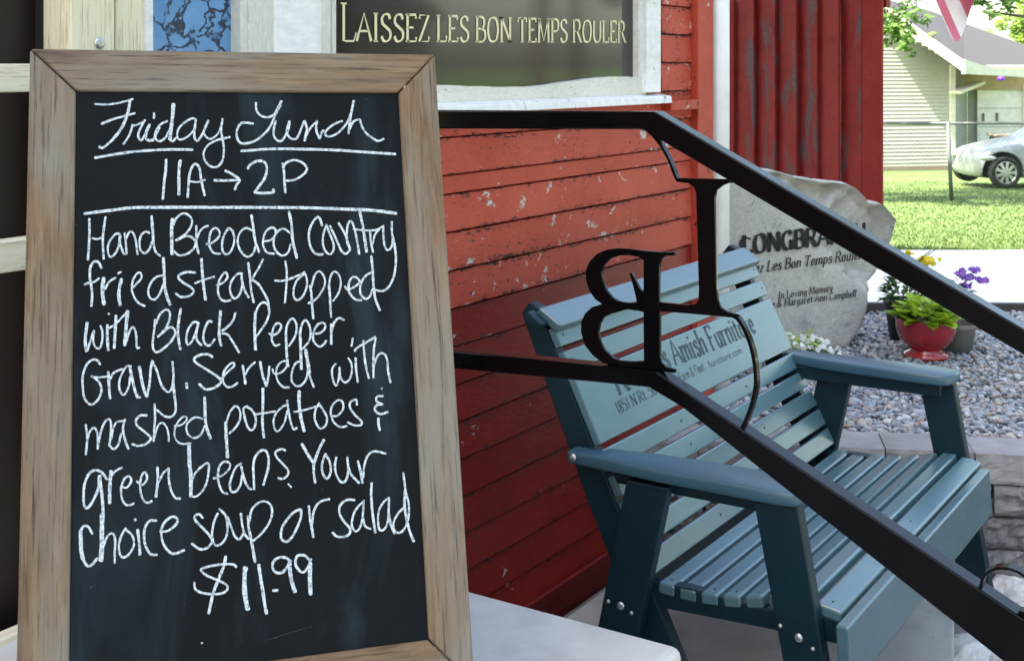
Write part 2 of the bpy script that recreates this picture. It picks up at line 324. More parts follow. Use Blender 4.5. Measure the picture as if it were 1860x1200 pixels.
# ---------------------------------------------------------------- ground and setting
prof = [(-900,-.15), (6.62,-.15), (6.72,.235), (9.0,.243), (19.2,-.46), (27,-1.0), (35,-1.2), (60,-1.5), (2500,-1.5)]
def gz(d):
    for (a, za), (b, zb) in zip(prof, prof[1:]):
        if a <= d <= b: return za+(zb-za)*(d-a)/(b-a)
    return -1.5
ds = sorted(set([d for d, _ in prof]+[10+i*1.0 for i in range(50)]))
V, Fc = [], []; xs = [-1500,-200,-40,-12]+[-6+i for i in range(30)]+[40,200,1500]
for d in ds:
    for x in xs: V.append(cw(x, d, gz(d)))
nx = len(xs)
for i in range(len(ds)-1):
    for j in range(nx-1): a = i*nx+j; Fc.append((a, a+1, a+nx+1, a+nx))
tag(mesh('lawn', V, Fc, M_grass, sm=False), 'sunlit green lawn sloping away behind the garden bed', kind='structure')
# grass blades on the visible strip of lawn
V, Fc = [], []
for i in range(26000):
    d = 9.05+(random.random()**1.6)*20; x = random.uniform(.22, .44)*d; b0 = cw(x, d, gz(d)); h = random.uniform(.012, .034); w = random.uniform(.003, .007)*(.6+d/14)
    an = random.random()*PI; dx = Vector((math.cos(an)*w, math.sin(an)*w, 0)); tip = b0+Vector((random.gauss(0,.02), random.gauss(0,.02), h)); k = len(V)
    V += [b0-dx, b0+dx, tip]; Fc.append((k, k+1, k+2))
tag(mesh('grass', V, Fc, leafm('grass_blades', (.085,.15,.035), (.13,.19,.055), .6, .3)), 'short green grass blades over the lawn beyond the sidewalk', 'grass', kind='stuff')
# sidewalk slabs
sw = empty('sidewalk', cw(2.5, 7.8, .24), 'bright pale concrete sidewalk between pebble bed and lawn', 'sidewalk', kind='structure')
del sw['category']
for i in range(9):
    x0 = -1.2+i*1.22
    b4 = [cw(x0+.006, 6.78, .20), cw(x0+1.212, 6.78, .20), cw(x0+1.212, 9.0, .20), cw(x0+.006, 9.0, .20)]
    prism('paving_slab', b4, (0,0,.06), M_walk, sw, b=.004)
# patio under the bench: raised pad whose right edge shows past the bench, lower grey concrete beyond it
pad_r = [atZ(1733, 1040, 0), atZ(1733, 1300, 0)]
e0, e1 = pad_r[0], pad_r[1]; dd = (e0-e1).normalized()
padp = [e1-dd*1.0, e0+dd*.28, Vector((3.72, -.17, 0)), Vector((2.05, -.17, 0)), Vector((2.05, -4.5, 0))]
pad = prism('patio', [Vector((q.x, q.y, -.16)) for q in padp], (0,0,.16), M_concrete, b=.006); tag(pad, 'pale concrete patio under the blue bench', kind='structure')
lw = prism('lower_pavement', [cw(-9,-6,-.155), cw(9,-6,-.155), cw(9,6.5,-.155), cw(-1,6.5,-.155)], (0,0,.012), M_cgrey, b=0); tag(lw, 'grey rough concrete beside the pale patio', kind='structure')
# porch slab and steps
porch = empty('porch', (1.0,-.5,0), 'whitish concrete porch slab with steps beside the handrail', 'porch', kind='structure'); del porch['category']
cor = atZ(1243, 1172, .53)
box('slab', (cor.x+1.2, -cor.y-.01, .12), M_slabwhite, porch, ((cor.x-1.2)/2, (cor.y-.01)/2, .47), b=.018, seg=3)
box('step_base', (cor.x+1.14, -cor.y-.05, .57), M_cgrey, porch, ((cor.x-1.26)/2, (cor.y+.03)/2, .123), b=.004)
for i, z in enumerate((.355, .18, .005)):
    box('step', (cor.x+1.2, .30, .16), M_slabwhite, porch, ((cor.x-1.2)/2, cor.y-.152-.302*i, z-.01), b=.012)

# ---------------------------------------------------------------- red building
XC = atY(1268, 200, -.029).x; XE = atY(1322, 200).x
bl = empty('red_building', (2.2, 0, 0), 'red painted clapboard building with peeling paint and a white framed lettered window', 'building')
zt = 2.75
def wx(px): return atY(px, 130).x
GX0, GX1 = wx(595), wx(1175); CX1 = wx(1200); DX = wx(126)
ZS = atY(1000, 190).z                                      # top of the window sill region
z0 = atY(820, 352).z
seams = [z0+.0500, z0+.15]+[z0+.15+.1*i for i in range(1, 14)]
low = [z0-.102*i for i in range(0, 14)]
edges = sorted([z for z in low if z > -.16]+seams)
tall = 8.7
i = 0
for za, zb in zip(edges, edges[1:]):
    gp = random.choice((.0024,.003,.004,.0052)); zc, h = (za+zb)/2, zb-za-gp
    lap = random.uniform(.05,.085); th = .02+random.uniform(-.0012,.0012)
    m = M_red if zc > .93 else M_reddeep  # boards low on the wall take a darker red
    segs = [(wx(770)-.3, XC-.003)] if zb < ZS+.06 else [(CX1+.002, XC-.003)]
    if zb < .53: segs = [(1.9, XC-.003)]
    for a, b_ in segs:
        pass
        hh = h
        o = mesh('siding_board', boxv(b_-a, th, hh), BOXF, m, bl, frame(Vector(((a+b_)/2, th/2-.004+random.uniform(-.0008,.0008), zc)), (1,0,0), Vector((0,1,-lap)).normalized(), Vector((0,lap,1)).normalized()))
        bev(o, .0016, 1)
box('wall_backing', (XE-DX-.02, .04, 2.75), M_blackhole, bl, ((XE+DX)/2-.01, .15, 1.385), b=0)
# body of the building beyond and above the frame
box('upper_wall', (XE+6, .14, tall-zt), M_red, bl, ((XE-6)/2, .09, (tall+zt)/2), b=0)
box('side_wall', (.14, 6, tall), M_reddeep, bl, (XE-.08, 3.17, tall/2-.15), b=0)
box('left_wall', (7.0+wx(0)-.5, .12, zt-.01), M_red, bl, ((wx(0)-.5-7.0)/2, .08, zt/2), b=0)
box('roof', (XE+6.1, 6.2, .12), M_roof, bl, ((XE-6)/2, 3.15, tall+.05), b=0)
# ragged skirt board near the ground
sk = []
for k in range(24): x = 1.9+(XC-1.9)*k/23; sk.append(Vector((x, -.008, -.105+random.uniform(-.012,.012))))
prism('skirt_board', sk+[Vector((XC,-.008,-.02)), Vector((1.9,-.008,-.02))], (0,-.012,0), M_redfence2, bl, b=0)
# corner boards, downpipe
xcb = atY(1296, 200, -.029).x; box('corner_board', (xcb-XC, .05, 2.75), M_redtrim, bl, ((xcb+XC)/2, -.004, 1.35), b=.003)
x1, x2 = atY(1298, 200, -.02).x, atY(1319, 200, -.02).x
o = lathe('downpipe', [(0, -.05), (.5*(x2-x1)*.8, -.05), (.5*(x2-x1)*.8, 2.7), (0, 2.7)], M_whitep, bl, ((x1+x2)/2, -.01, 0), 20)
box('corner_strip', (XE-x2-.004, .03, 2.75), M_redfence2, bl, ((x2+XE)/2, .012, 1.35), b=.002)
z1 = atY(1222, 200).z
box('sill_block', (XC-CX1+.005, .045, .035), M_redtrim, bl, ((XC+CX1)/2, -.02, atY(1240,190).z), b=.003)
# window: casing, sash, sill, glass, lettering
wi = box('window', (GX1-GX0+.05, .008, zt-ZS-.02), M_glass, bl, ((GX0+GX1)/2, .022, (zt+ZS)/2), b=0)
def vboard(name, pa, pb, mat, par, y0, y1, za, zb, b=.003):
    a, b_ = atY(pa, 130, y0).x, atY(pb, 130, y0).x
    o = mesh(name, boxv(zb-za, y1-y0, b_-a-.002), BOXF, mat, par, frame(Vector(((a+b_)/2, (y0+y1)/2, (za+zb)/2)), (0,0,1), (0,1,0), (-1,0,0)))
    return bev(o, b)
zs1 = atY(1000, 176, -.02).z
vboard('casing', 1175, 1201, M_white, wi, -.030, .03, zs1+.002, zt)
vboard('sash_stile', 1161, 1174, M_cream, wi, -.006, .045, zs1, zt)
vboard('casing', 588, 602, M_cream, wi, -.030, .03, ZS, zt)
vboard('sash_stile', 602, 612, M_cream, wi, -.006, .045, ZS, zt)
# worn bottom sash rail with an uneven top edge
a, b_ = atY(613, 150, -.012).x, atY(1173, 150, -.012).x; top = []
for k in range(40):
    u = k/39; zz = atY(1000, 152).z + .010*math.sin(u*7+1)*(.3+u) + .012*(u > .55)*math.sin((u-.55)*7) + random.uniform(-.001,.001); top.append(Vector((b_+(a-b_)*(1-u) if 0 else a+(b_-a)*u, -.012, zz)))
prism('sash_rail', top+[Vector((b_,-.012,zs1-.02)), Vector((a,-.012,zs1-.02))], (0,.055,0), M_cream, wi, b=0)
xs0, xs1 = wx(560), atY(1220, 185, -.045).x
prism('sill', [Vector((xs0,.02,zs1-.001)), Vector((xs0,-.045,zs1-.012)), Vector((xs0,-.048,zs1-.036)), Vector((xs0,.0,zs1-.036))], (xs1-xs0,0,0), M_white, wi, b=.003)
# sidelight and door surround on the left
dr = box('sidelight', (wx(437)-wx(279), .02, zt-.55), M_blue, bl, ((wx(437)+wx(279))/2, .03, (zt+.55)/2), b=0)
vboard('post', 128, 209, M_pine, bl, -.03, .05, .535, zt)
vboard('post', 210, 277, M_pine, bl, -.012, .05, .535, zt)
vboard('sidelight_casing', 266, 280, M_white, bl, -.02, .045, .535, zt)
vboard('sidelight_casing', 437, 452, M_cream, bl, -.01, .045, .535, zt)
vboard('trim_board', 453, 499, M_cream, bl, -.016, .045, .535, zt)
vboard('trim_board', 500, 586, M_white, bl, -.022, .045, .535, zt)
vboard('trim_board', 113, 121, M_cream, bl, .03, .045, .535, zt)
for px_, py_ in ((181, 79),):
    c = atY(px_, py_, -.031); lathe('washer', [(0,.004),(.004,.0045),(.010,.003),(.0115,0)], M_screw, bl, (0,0,0), 16).matrix_local = wm(bl).inverted() @ frame(c, (1,0,0), (0,0,1), (0,-1,0))
door = box('door', (wx(128)-wx(-120), .03, zt-.25), M_brown, bl, ((wx(128)+wx(-120))/2, .10, (zt+.25)/2), b=0)
vboard('door_stile', 98, 116, M_blackhole, door, .03, .09, .56, zt)
for y_a, y_b in ((116, 168), (437, 495), (1156, 1215)):
    za, zb = atY(20, y_b, -.05).z, atY(20, y_a, -.05).z
    box('door_rail', (wx(128)-wx(-150)-.004, .035, zb-za), M_pine, door, ((wx(128)+wx(-150))/2, -.03, (za+zb)/2), b=.003)

# ---------------------------------------------------------------- stroke lettering (broad-nib serif)
G = {
'A': (8, '0,0 4,10 8,0|1.6,3.6 6.4,3.6'), 'B': (7, '1,0 1,10|1,10 4,10 5.8,9 5.8,6.5 4,5.3 1,5.3|4,5.3 6.5,4.2 6.6,1.4 4.6,0 1,0'),
'C': (7.5, '7,8.2 5.6,9.8 3.4,9.8 1.2,7.6 .8,4.6 1.6,1.6 3.8,.1 5.8,.4 7.2,2'), 'E': (6.5, '1,0 1,10|1,10 6,10 6,8.6|1,5.2 4.6,5.2|1,0 6.2,0 6.2,1.6'),
'F': (6.2, '1,0 1,10|1,10 6,10 6,8.4|1,5.2 4.6,5.2'), 'G': (8, '7,8.2 5.6,9.8 3.4,9.8 1.2,7.6 .8,4.6 1.6,1.6 3.8,.1 5.8,.3 7,1.2|7,0 7,4.4|5.4,4.4 8,4.4'),
'H': (8, '1,0 1,10|7,0 7,10|1,5.2 7,5.2'), 'I': (3, '1.5,0 1.5,10'), 'L': (6.4, '1,0 1,10|1,0 6,0 6.3,2.2'), 'M': (10, '1,0 1.4,10|1.4,10 5,.4 8.6,10|9,0 8.6,10'),
'N': (8.4, '1,0 1,10|1,10 7.4,0|7.4,0 7.4,10'), 'O': (8.6, '4.3,10 1.8,9 .7,5 1.8,1 4.3,0 6.8,1 7.9,5 6.8,9 4.3,10'), 'P': (6.6, '1,0 1,10|1,10 4.4,10 6,8.8 6,6.2 4.4,4.8 1,4.8'),
'R': (7.6, '1,0 1,10|1,10 4.4,10 6,8.9 6,6.4 4.4,5.2 1,5.2|3.8,5.2 7.4,0'), 'S': (6.4, '5.6,8.2 4.6,9.8 2.4,9.8 1,8.4 1.2,6.6 3.2,5.2 5.4,3.8 5.8,1.8 4.4,.2 2,.1 .6,1.8'),
'T': (7.4, '3.7,0 3.7,10|.4,8.4 .6,10 6.8,10 7,8.4'), 'U': (8, '1,10 1,3 2,.6 4,0 6,.6 7,3 7,10'), 'Z': (7, '.8,8.6 .9,10 6.4,10 .6,0 6.4,0 6.7,1.8'),
'a': (5.6, '1,5 2.2,6.2 4,5.8 4.3,4.6 4.3,.6 5.4,.3|4.3,3.6 1.8,3 .8,1.6 1.6,.2 3.2,.3 4.3,1.4'), 'b': (6, '1,10 1,0|1,1 3,0 5,1.4 5,4.6 3.4,6 1,4.6'), 'c': (5, '4.6,5 3,6.1 1.2,4.8 .8,2.6 1.8,.4 3.4,.1 4.8,1.2'),
'e': (5.2, '1,3.2 4.6,3.4 4,5.6 2.6,6.1 1.1,4.8 .8,2.6 1.8,.4 3.4,.1 4.8,1.2'), 'f': (4, '4,9.4 2.8,9.8 1.8,8.4 1.8,0|.3,6 3.6,6'), 'g': (5.8, '4.4,5.4 2.4,6 1,4.6 1,2 2.6,.6 4.6,2|4.6,6 4.6,-1.6 3,-3 1,-2.4'), 'h': (6.4, '1,0 1,10|1,4 3,6 5,5.4 5.2,4 5.2,0'), 'i': (2.6, '1.3,0 1.3,6|1.3,8 1.3,8.9'),
'l': (2.6, '1.3,0 1.3,10'), 'm': (9.4, '1,0 1,6|1,4.4 2.8,6 4.6,5.4 4.8,4 4.8,0|4.8,4.4 6.6,6 8.2,5.4 8.4,4 8.4,0'), 'n': (6.4, '1,0 1,6|1,4.2 3,6 5,5.4 5.2,4 5.2,0'), 'o': (5.8, '2.9,6 1.2,5 .8,3 1.2,1 2.9,0 4.6,1 5,3 4.6,5 2.9,6'),
'p': (6, '1,6 1,-3|1,1 3,0 5,1.4 5,4.6 3.4,6 1,4.6'), 'r': (4.4, '1,0 1,6|1,4 2.4,5.8 4.2,5.8'), 's': (4.8, '4.2,5 3,6.1 1.4,5.8 1.1,4.4 3,3.2 4.3,2 3.8,.3 2,0 .7,1.2'), 't': (4, '1.8,8.2 1.8,1 2.6,.1 3.8,.8|.3,6 3.6,6'),
'u': (6.2, '1,6 1,1.6 2.4,.1 4,.6 5,2|5,6 5,0'), 'v': (5.8, '.4,6 2.9,0 5.4,6'), 'y': (5.8, '.4,6 3,0|5.4,6 2.2,-2.6 .6,-2.8'), 'z': (5, '.8,6 4.4,6 .6,0 4.4,0'),
"'": (2, '1,9.8 .8,7.4'), '&': (8, '7.6,4 5,0.4 2.2,0 .9,1.6 1.4,3.8 4.6,6.4 4.8,8.8 3.2,9.9 1.8,8.6 2.4,6 7.6,0'), '.': (2.4, '1.1,.0 1.1,.9'), '0': (6, '3,10 1,7.6 1,2.4 3,0 5,2.4 5,7.6 3,10'), '1': (4, '1,8.4 2.4,10 2.4,0'),
'5': (6, '5,10 1.6,10 1.2,5.8 3.4,6.2 5.2,4.6 5,1.4 3,0 .8,1'), '8': (6, '3,5.2 1.1,7 1.6,9.4 3,10 4.6,9.2 4.8,7 3,5.2 1,3.4 1,1 3,0 5,1 5,3.4 3,5.2'), ' ': (3.4, '')}
def stroke_quads(V, Fc, P, wfun, T):
    # P: list of 2D points; wfun(dx,dy)->width; T maps (x,y) -> 3D
    n = len(P); L, R = [], []
    for i in range(n):
        a, b = P[max(i-1, 0)], P[min(i+1, n-1)]; dx, dy = b[0]-a[0], b[1]-a[1]; l = math.hypot(dx, dy) or 1e-9
        w = wfun(dx/l, dy/l)/2; nx_, ny_ = -dy/l, dx/l
        L.append((P[i][0]+nx_*w, P[i][1]+ny_*w)); R.append((P[i][0]-nx_*w, P[i][1]-ny_*w))
    k = len(V)
    for l_, r_ in zip(L, R): V.append(T(*l_)); V.append(T(*r_))
    for i in range(n-1): a = k+2*i; Fc.append((a, a+1, a+3, a+2))
def lettering(text, T, thick=1.6, thin=.55, slant=0, track=1.0, bold=1, first=1.0, serif=True):
    """text laid from x=0, cap height 10, through T(x,y)->3D; returns per word (V,F)"""
    words = []; x = 0; V, Fc = [], []
    wf = lambda dx, dy: max(thin, (thin+(thick-thin)*abs(dx*math.sin(.3)-dy*math.cos(.3))))*bold
    for ci, ch in enumerate(text):
        if ch == ' ':
            if V: words.append((V, Fc)); V, Fc = [], []
            x += 3.6*track; continue
        w, d = G[ch]; s = first if ci == 0 else 1
        for st in d.split('|'):
            P = [tuple(map(float, q.split(','))) for q in st.split()]
            Q = [Vector((a, b, 0)) for a, b in P]
            if len(Q) > 4 and ch not in 'ZEFTz': Q = catmull(Q, 4)
            P2 = [(x+(q.x+slant*q.y)*s*1.0, q.y*s) for q in Q]
            stroke_quads(V, Fc, P2, wf, T)
            if serif and len(P) == 2 and abs(P[1][1]-P[0][1]) > 4:
                for q in P:
                    e = [(x+(q[0]-1.25+slant*q[1])*s, q[1]*s), (x+(q[0]+1.25+slant*q[1])*s, q[1]*s)]; stroke_quads(V, Fc, e, lambda a, b: thin*bold*1.1, T)
        x += (w+1.1)*s*track
    if V: words.append((V, Fc))
    return words, x
# gold window lettering on the inside of the glass plane
T0 = atY(648, 75, .0165); T1 = atY(1136, 77, .0165); Ht = T0.z-atY(648, 24, .0165).z
txt = 'AISSEZ LES BON TEMPS ROULER'
_, Lx = lettering(txt, lambda x, y: Vector((0,0,0)), first=1.0)
ux = (T1.x-T0.x)/(Lx-1); uz = -Ht/10
def TW(x, y): return Vector((T0.x+x*ux, .0165, T0.z+(T1.z-T0.z)*(x/Lx)+y*uz))
ws, _ = lettering(txt, TW, thick=1.45, thin=.5, first=1.0)
for wi_, (V, Fc) in enumerate(ws):
    if wi_ == 0:
        nL = 0
    mesh('window_lettering', V, Fc, M_gold, wi)
V, Fc = [], []       # the tall initial
stroke_quads(V, Fc, [(-7,0),(-7,13)], lambda a,b: 1.3, TW); stroke_quads(V, Fc, [(-6.4,0),(-1.6,0),(-.2,3)], lambda a,b: .7, TW); stroke_quads(V, Fc, [(-8.6,13.2),(-5.4,13.2)], lambda a,b: .6, TW)
mesh('window_lettering', V, Fc, M_gold, wi)

# ---------------------------------------------------------------- tall red board fence (wing beyond the corner)
fp0, fp1 = cw((1327-CX)/F*8.9, 8.9, .2), cw((1606-CX)/F*8.15, 8.15, .2)
fn = empty('board_fence', (fp0+fp1)/2, 'tall weathered red vertical board fence behind the boulder', 'fence')
bx = [1322, 1336, 1373, 1411, 1450, 1487, 1527, 1567, 1604]; fd = (fp1-fp0).normalized(); fnrm = Vector((fd.y, -fd.x, 0)); 
if fnrm.dot(FWD) > 0: fnrm = -fnrm
FP = [hit(x, 300, fp0, fnrm) for x in bx]
for i in range(len(bx)-1):
    a, b_ = FP[i], FP[i+1]; a = Vector((a.x, a.y, 0)); b_ = Vector((b_.x, b_.y, 0)); L = (b_-a).length
    w = L*(1.085 if 0 < i < len(bx)-2 else 1)+(.0 if i != len(bx)-2 else .01); tw = .22 if 0 < i < len(bx)-2 else .03
    axx = (fd+fnrm*tw*(1 if i % 2 else 1)).normalized(); c = (a+b_)/2+fnrm*(.012 if i in (0, 7) else random.uniform(-.004,.004))
    mt = M_redfence if i in (1,2,3,4,6) else M_redfence2
    o = mesh('fence_board', boxv(w, .022, 2.35), BOXF, mt, fn, frame(Vector((c.x, c.y, 1.36)), axx, Vector((0,0,1)).cross(axx), (0,0,1))); bev(o, .003)
for zz in (.55, 1.95):
    bar('fence_rail', Vector((fp0.x,fp0.y,zz))-fnrm*.06, Vector((fp1.x,fp1.y,zz))-fnrm*.06, .06, .09, M_redfence2, fn)

# dead leaf bits and paint flakes lying along the wall foot and on the patio
V, Fc = [], []; rd = random.Random(9)
for i in range(420):
    if i < 300: p = Vector((rd.uniform(2.2,4.0), -abs(rd.gauss(0,.07))-.03, -.141)); 
    else: p = Vector((rd.uniform(2.3,3.9), rd.uniform(-1.8,-.2), .0015))
    if -.17 > p.y and i < 300: p.z = .0015
    s_ = rd.uniform(.002,.009) if i < 300 else rd.uniform(.001,.004); a = rd.uniform(0,PI); d = Vector((math.cos(a), math.sin(a), rd.uniform(-.1,.5)))*s_; e_ = Vector((-d.y, d.x, 0))*rd.uniform(.3,.8); k = len(V)
    V += [p-d+Vector((0,0,.002)), p+e_, p+d+Vector((0,0,.004)), p-e_+Vector((0,0,.001))]; Fc.append((k,k+1,k+2,k+3))
tag(mesh('debris', V, Fc, leafm('dry_debris', (.10,.06,.03), (.40,.33,.22), .9, .05)), 'small dry leaf bits and paint flakes along the foot of the red wall', 'debris', kind='stuff')

# ---------------------------------------------------------------- bench
A0, BW = 2.583, 1.284; YF = CAM.y+.9655
bn = empty('garden_bench', (A0+BW/2, YF+.25, 0), 'blue grey slatted poly lumber bench with printed backrest beside the red wall', 'bench')
def sidept(px, py): q = atX(px, py, A0); return q.y, q.z
def mirror_x(side, x0, th): return (A0+x0) if side == 0 else (A0+BW-x0-th)
def side_prism(name, poly, x0, th, mat, side, b=.004):
    X = mirror_x(side, x0, th); return prism(name, [Vector((X, y, z)) for y, z in poly], (th,0,0), mat, bn, b=b)
def leg_poly(tl, tr, bl_, br):
    a, b_, c, d = sidept(*tl), sidept(*tr), sidept(*br), sidept(*bl_)
    def ext(p, q): t = (0-p[1])/(q[1]-p[1]); return (p[0]+(q[0]-p[0])*t, 0.0)
    return [a, b_, ext(b_, c), ext(a, d)]
front = leg_poly((1370,912), (1449,912), (1423,1200), (1498,1200))
rear = leg_poly((1139,870), (1214,885), (1090,1120), (1160,1147))
post = [sidept(966,578), sidept(1016,596), sidept(1097,820), sidept(1128,1000), sidept(1125,1100), sidept(1092,1075), sidept(1046,845)]
shp = lambda P, dy: [(max(y+dy*(1 if y > YF else .2), YF-.090), min(z, .372+max(0, (y-YF)*.02)) if y > YF-.02 else min(z, .385)) for y, z in P]
apron = [sidept(1150,1045), sidept(1200,1073), sidept(1260,1083), sidept(1340,1090), sidept(1420,1097), sidept(1495,1097), sidept(1530,1141), sidept(1530,1186), sidept(1410,1160), sidept(1150,1108)]
for sd in (0, 1):
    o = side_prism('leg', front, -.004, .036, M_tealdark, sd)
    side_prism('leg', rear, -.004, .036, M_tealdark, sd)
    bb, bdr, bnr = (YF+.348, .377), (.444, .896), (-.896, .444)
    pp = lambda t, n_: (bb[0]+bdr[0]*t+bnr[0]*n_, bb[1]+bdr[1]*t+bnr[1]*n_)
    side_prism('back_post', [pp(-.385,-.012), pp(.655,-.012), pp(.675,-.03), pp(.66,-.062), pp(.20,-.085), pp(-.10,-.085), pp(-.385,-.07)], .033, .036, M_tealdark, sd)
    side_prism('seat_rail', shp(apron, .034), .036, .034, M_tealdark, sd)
    # arm: wide board, narrow at the back, rounded nose
    ap = [(-.012,.545),(.040,.545),(.062,.47),(.085,.36),(.098,.2),(.10,.03),(.088,-.004),(.06,-.018),(.01,-.02),(-.018,-.004),(-.026,.03),(-.026,.3),(-.016,.42)]
    pts = []
    for x, y in ap: X = A0+x if sd == 0 else A0+BW-x; pts.append(Vector((X, YF+y, .618)))
    o = prism('armrest', pts, (0,0,.030), M_tealarm, bn, b=.007, seg=3); smooth(o.data)
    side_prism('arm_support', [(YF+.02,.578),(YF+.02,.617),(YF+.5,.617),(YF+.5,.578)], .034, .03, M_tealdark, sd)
    X = A0 if sd == 0 else A0+BW
    def bolt(y, z, r=.0085):
        nrm = Vector((-1,0,0)) if sd == 0 else Vector((1,0,0))
        c = Vector((X+nrm.x*(.005 if z < .5 else .0165), y, z)); o = lathe('bolt', [(0,.005),(r*.5,.0046),(r*.85,.003),(r,0)], M_screw, bn, (0,0,0), 14)
        o.matrix_local = wm(bn).inverted() @ frame(c, (0,1,0), nrm.cross(Vector((0,1,0))), nrm)
    for px_, py_, r in ((1129,1098,.0095), (1452,1156,.0095), (1107,1090,.005), (1149,1111,.005), (1419,1134,.005), (1478,1176,.005)):
        y, z = sidept(px_, py_); bolt(y, z, r)
    c = sidept(1047, 827); bolt(c[0], c[1], .009)
# backrest slats, bottom to top
Bb = Vector((0, YF+.348, .377)); Bt = Vector((0, YF+.632, .95)); bd = (Bt-Bb).normalized(); bnrm = Vector((0, -bd.z, bd.y))   # towards the sitter
seq = [.061]*5+[.176]+[.061]*2; tpos = .002; panel_t = None
for i, s in enumerate(seq):
    w = s-.0125; tc_ = tpos+s/2
    c = Vector((A0+BW/2, Bb.y, Bb.z))+bd*tc_
    o = box('back_panel' if s > .1 else 'back_slat', (BW-.064, w, .020), M_teal, bn, c, (1,0,0), bd, Vector((1,0,0)).cross(bd), b=.004, seg=3)
    if s > .1: panel_t = (tc_, w)
    for X in (A0+.058, A0+BW-.058, A0+BW*.33, A0+BW*.66):
        if s > .1: continue
        q = c+bnrm*.0105; d = lathe('screw', [(0,.0006),(.0032,.0004),(.0036,-.002)], M_tealdark, bn, (0,0,0), 8)
        d.matrix_local = wm(bn).inverted() @ frame(Vector((X, q.y, q.z)), (1,0,0), bnrm.cross(Vector((1,0,0))), bnrm)
    tpos += s
ct = Vector((A0+BW/2, Bb.y, Bb.z))+bd*(tpos+.020)+bnrm*.004
capd = Vector((0, math.sin(math.radians(58)), math.cos(math.radians(58))))
o = box('top_slat', (BW-.052, .070, .024), M_teal, bn, ct+Vector((0,-.004,-.006)), (1,0,0), capd, Vector((1,0,0)).cross(capd), b=.006, seg=3)
box('top_cap_end', (.034, .05, .022), M_tealdark, bn, Vector((A0+.012, ct.y+.020, ct.z-.006)), (1,0,0), capd, Vector((1,0,0)).cross(capd), b=.004)
# seat slats
zp = [(-.02,.418),(.03,.414),(.075,.401),(.12,.390),(.165,.382),(.21,.377),(.26,.374),(.31,.375),(.36,.379)]
def zseat(o_):
    for (a, za), (b_, zb) in zip(zp, zp[1:]):
        if a <= o_ <= b_: return za+(zb-za)*(o_-a)/(b_-a)
    return zp[-1][1]
ns = 7; pitch = (.345+.02)/ns
for i in range(-1, ns):
    o0 = -.02+i*pitch; o1 = o0+pitch-.0105; za, zb = zseat(o0), zseat(o1)
    if i == -1: o0, o1, za, zb = -.086, -.030, .405, .413
    ay = Vector((0, o1-o0, zb-za)).normalized(); az = Vector((1,0,0)).cross(ay)
    xa, xb = A0+.034, A0+BW-.040
    o = box('seat_slat', (xb-xa, o1-o0, .026), M_teal, bn, Vector(((xa+xb)/2, YF+(o0+o1)/2, (za+zb)/2-.013)), (1,0,0), ay, az, b=.006, seg=3)
    for X in (xa+.03, (xa+xb)/2, xb-.03):
        d = lathe('screw', [(0,.0006),(.0032,.0004),(.0036,-.002)], M_tealdark, bn, (0,0,0), 8)
        d.matrix_local = wm(bn).inverted() @ frame(Vector((X, YF+(o0+o1)/2, (za+zb)/2+.0003)), (1,0,0), ay, az)
box('front_board', (1.225, .028, .125), M_teal, bn, (A0-.018+.6125, YF-.108, .336), (1,0,0), (0,1,-.06), (0,.06,1), b=.005, seg=3)
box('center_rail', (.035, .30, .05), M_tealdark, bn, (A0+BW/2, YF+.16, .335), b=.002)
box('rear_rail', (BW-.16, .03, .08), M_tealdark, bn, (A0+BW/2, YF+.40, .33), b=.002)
# print on the wide back panel
pc = Vector((A0, Bb.y, Bb.z))+bd*panel_t[0]+bnrm*.0108
def panel_text(txt, px0, py0, px1, py1, cap, **kw):
    n_ = bnrm; a = hit(px0, py0, pc, n_); b_ = hit(px1, py1, pc, n_)
    _, L = lettering(txt, lambda x, y: Vector((0,0,0)), **kw); u = (b_-a)/L; v = bd*cap/10
    ws, _ = lettering(txt, lambda x, y: a+u*x+v*y, **kw)
    for v_, f_ in ws: mesh('printed_word', v_, f_, M_ink, bn)
panel_text("s Amish Furniture", 1212, 670, 1376, 602, .066, thick=2.0, thin=.6)
panel_text("R     e'", 1125, 716, 1212, 672, .062, thick=1.7, thin=.6)
panel_text("Farm & Fleet", 1238, 693, 1282, 671, .024, thick=1.0, thin=.6, serif=False)
panel_text("furniture.com", 1290, 668, 1350, 640, .020, thick=.9, thin=.6, serif=False)
panel_text("N Rt. 50", 1358, 630, 1390, 615, .018, thick=.9, thin=.6, serif=False) if 0 else None
panel_text("1851 N Rt. 50", 1124, 752, 1196, 714, .028, thick=1.2, thin=.6, serif=False)

# ---------------------------------------------------------------- handrail with cut-out monogram
RX = 1.95
hr = empty('handrail', (RX, -1.0, 0), 'black square tube stair handrail with cut out steel monogram letters', 'handrail')
def rp(px, py, X=RX-.017): q = atX(px, py, X); return Vector((RX, q.y, q.z))
def rail_prism(name, top_pts, bot_pts):
    t_ = [rp(*q) for q in top_pts]; b_ = [rp(*q) for q in bot_pts][::-1]
    return prism(name, [Vector((RX-.0175, q.y, q.z)) for q in t_+b_], (.035,0,0), M_metalblack, hr, b=.0025, seg=2)
def extp(a, b_, t): return (a[0]+(b_[0]-a[0])*t, a[1]+(b_[1]-a[1])*t)
rail_prism('top_rail', [(520,199),(1189,203),(1860,598),(2050,710)], [(520,233),(1166,235),(1860,645),(2050,757)])
rail_prism('lower_rail', [(520,606),(1192,675),extp((1192,675),(1680,1003),2.0)], [(520,640),(1178,703),(1240,740),extp((1240,740),(1680,1088),2.0)])
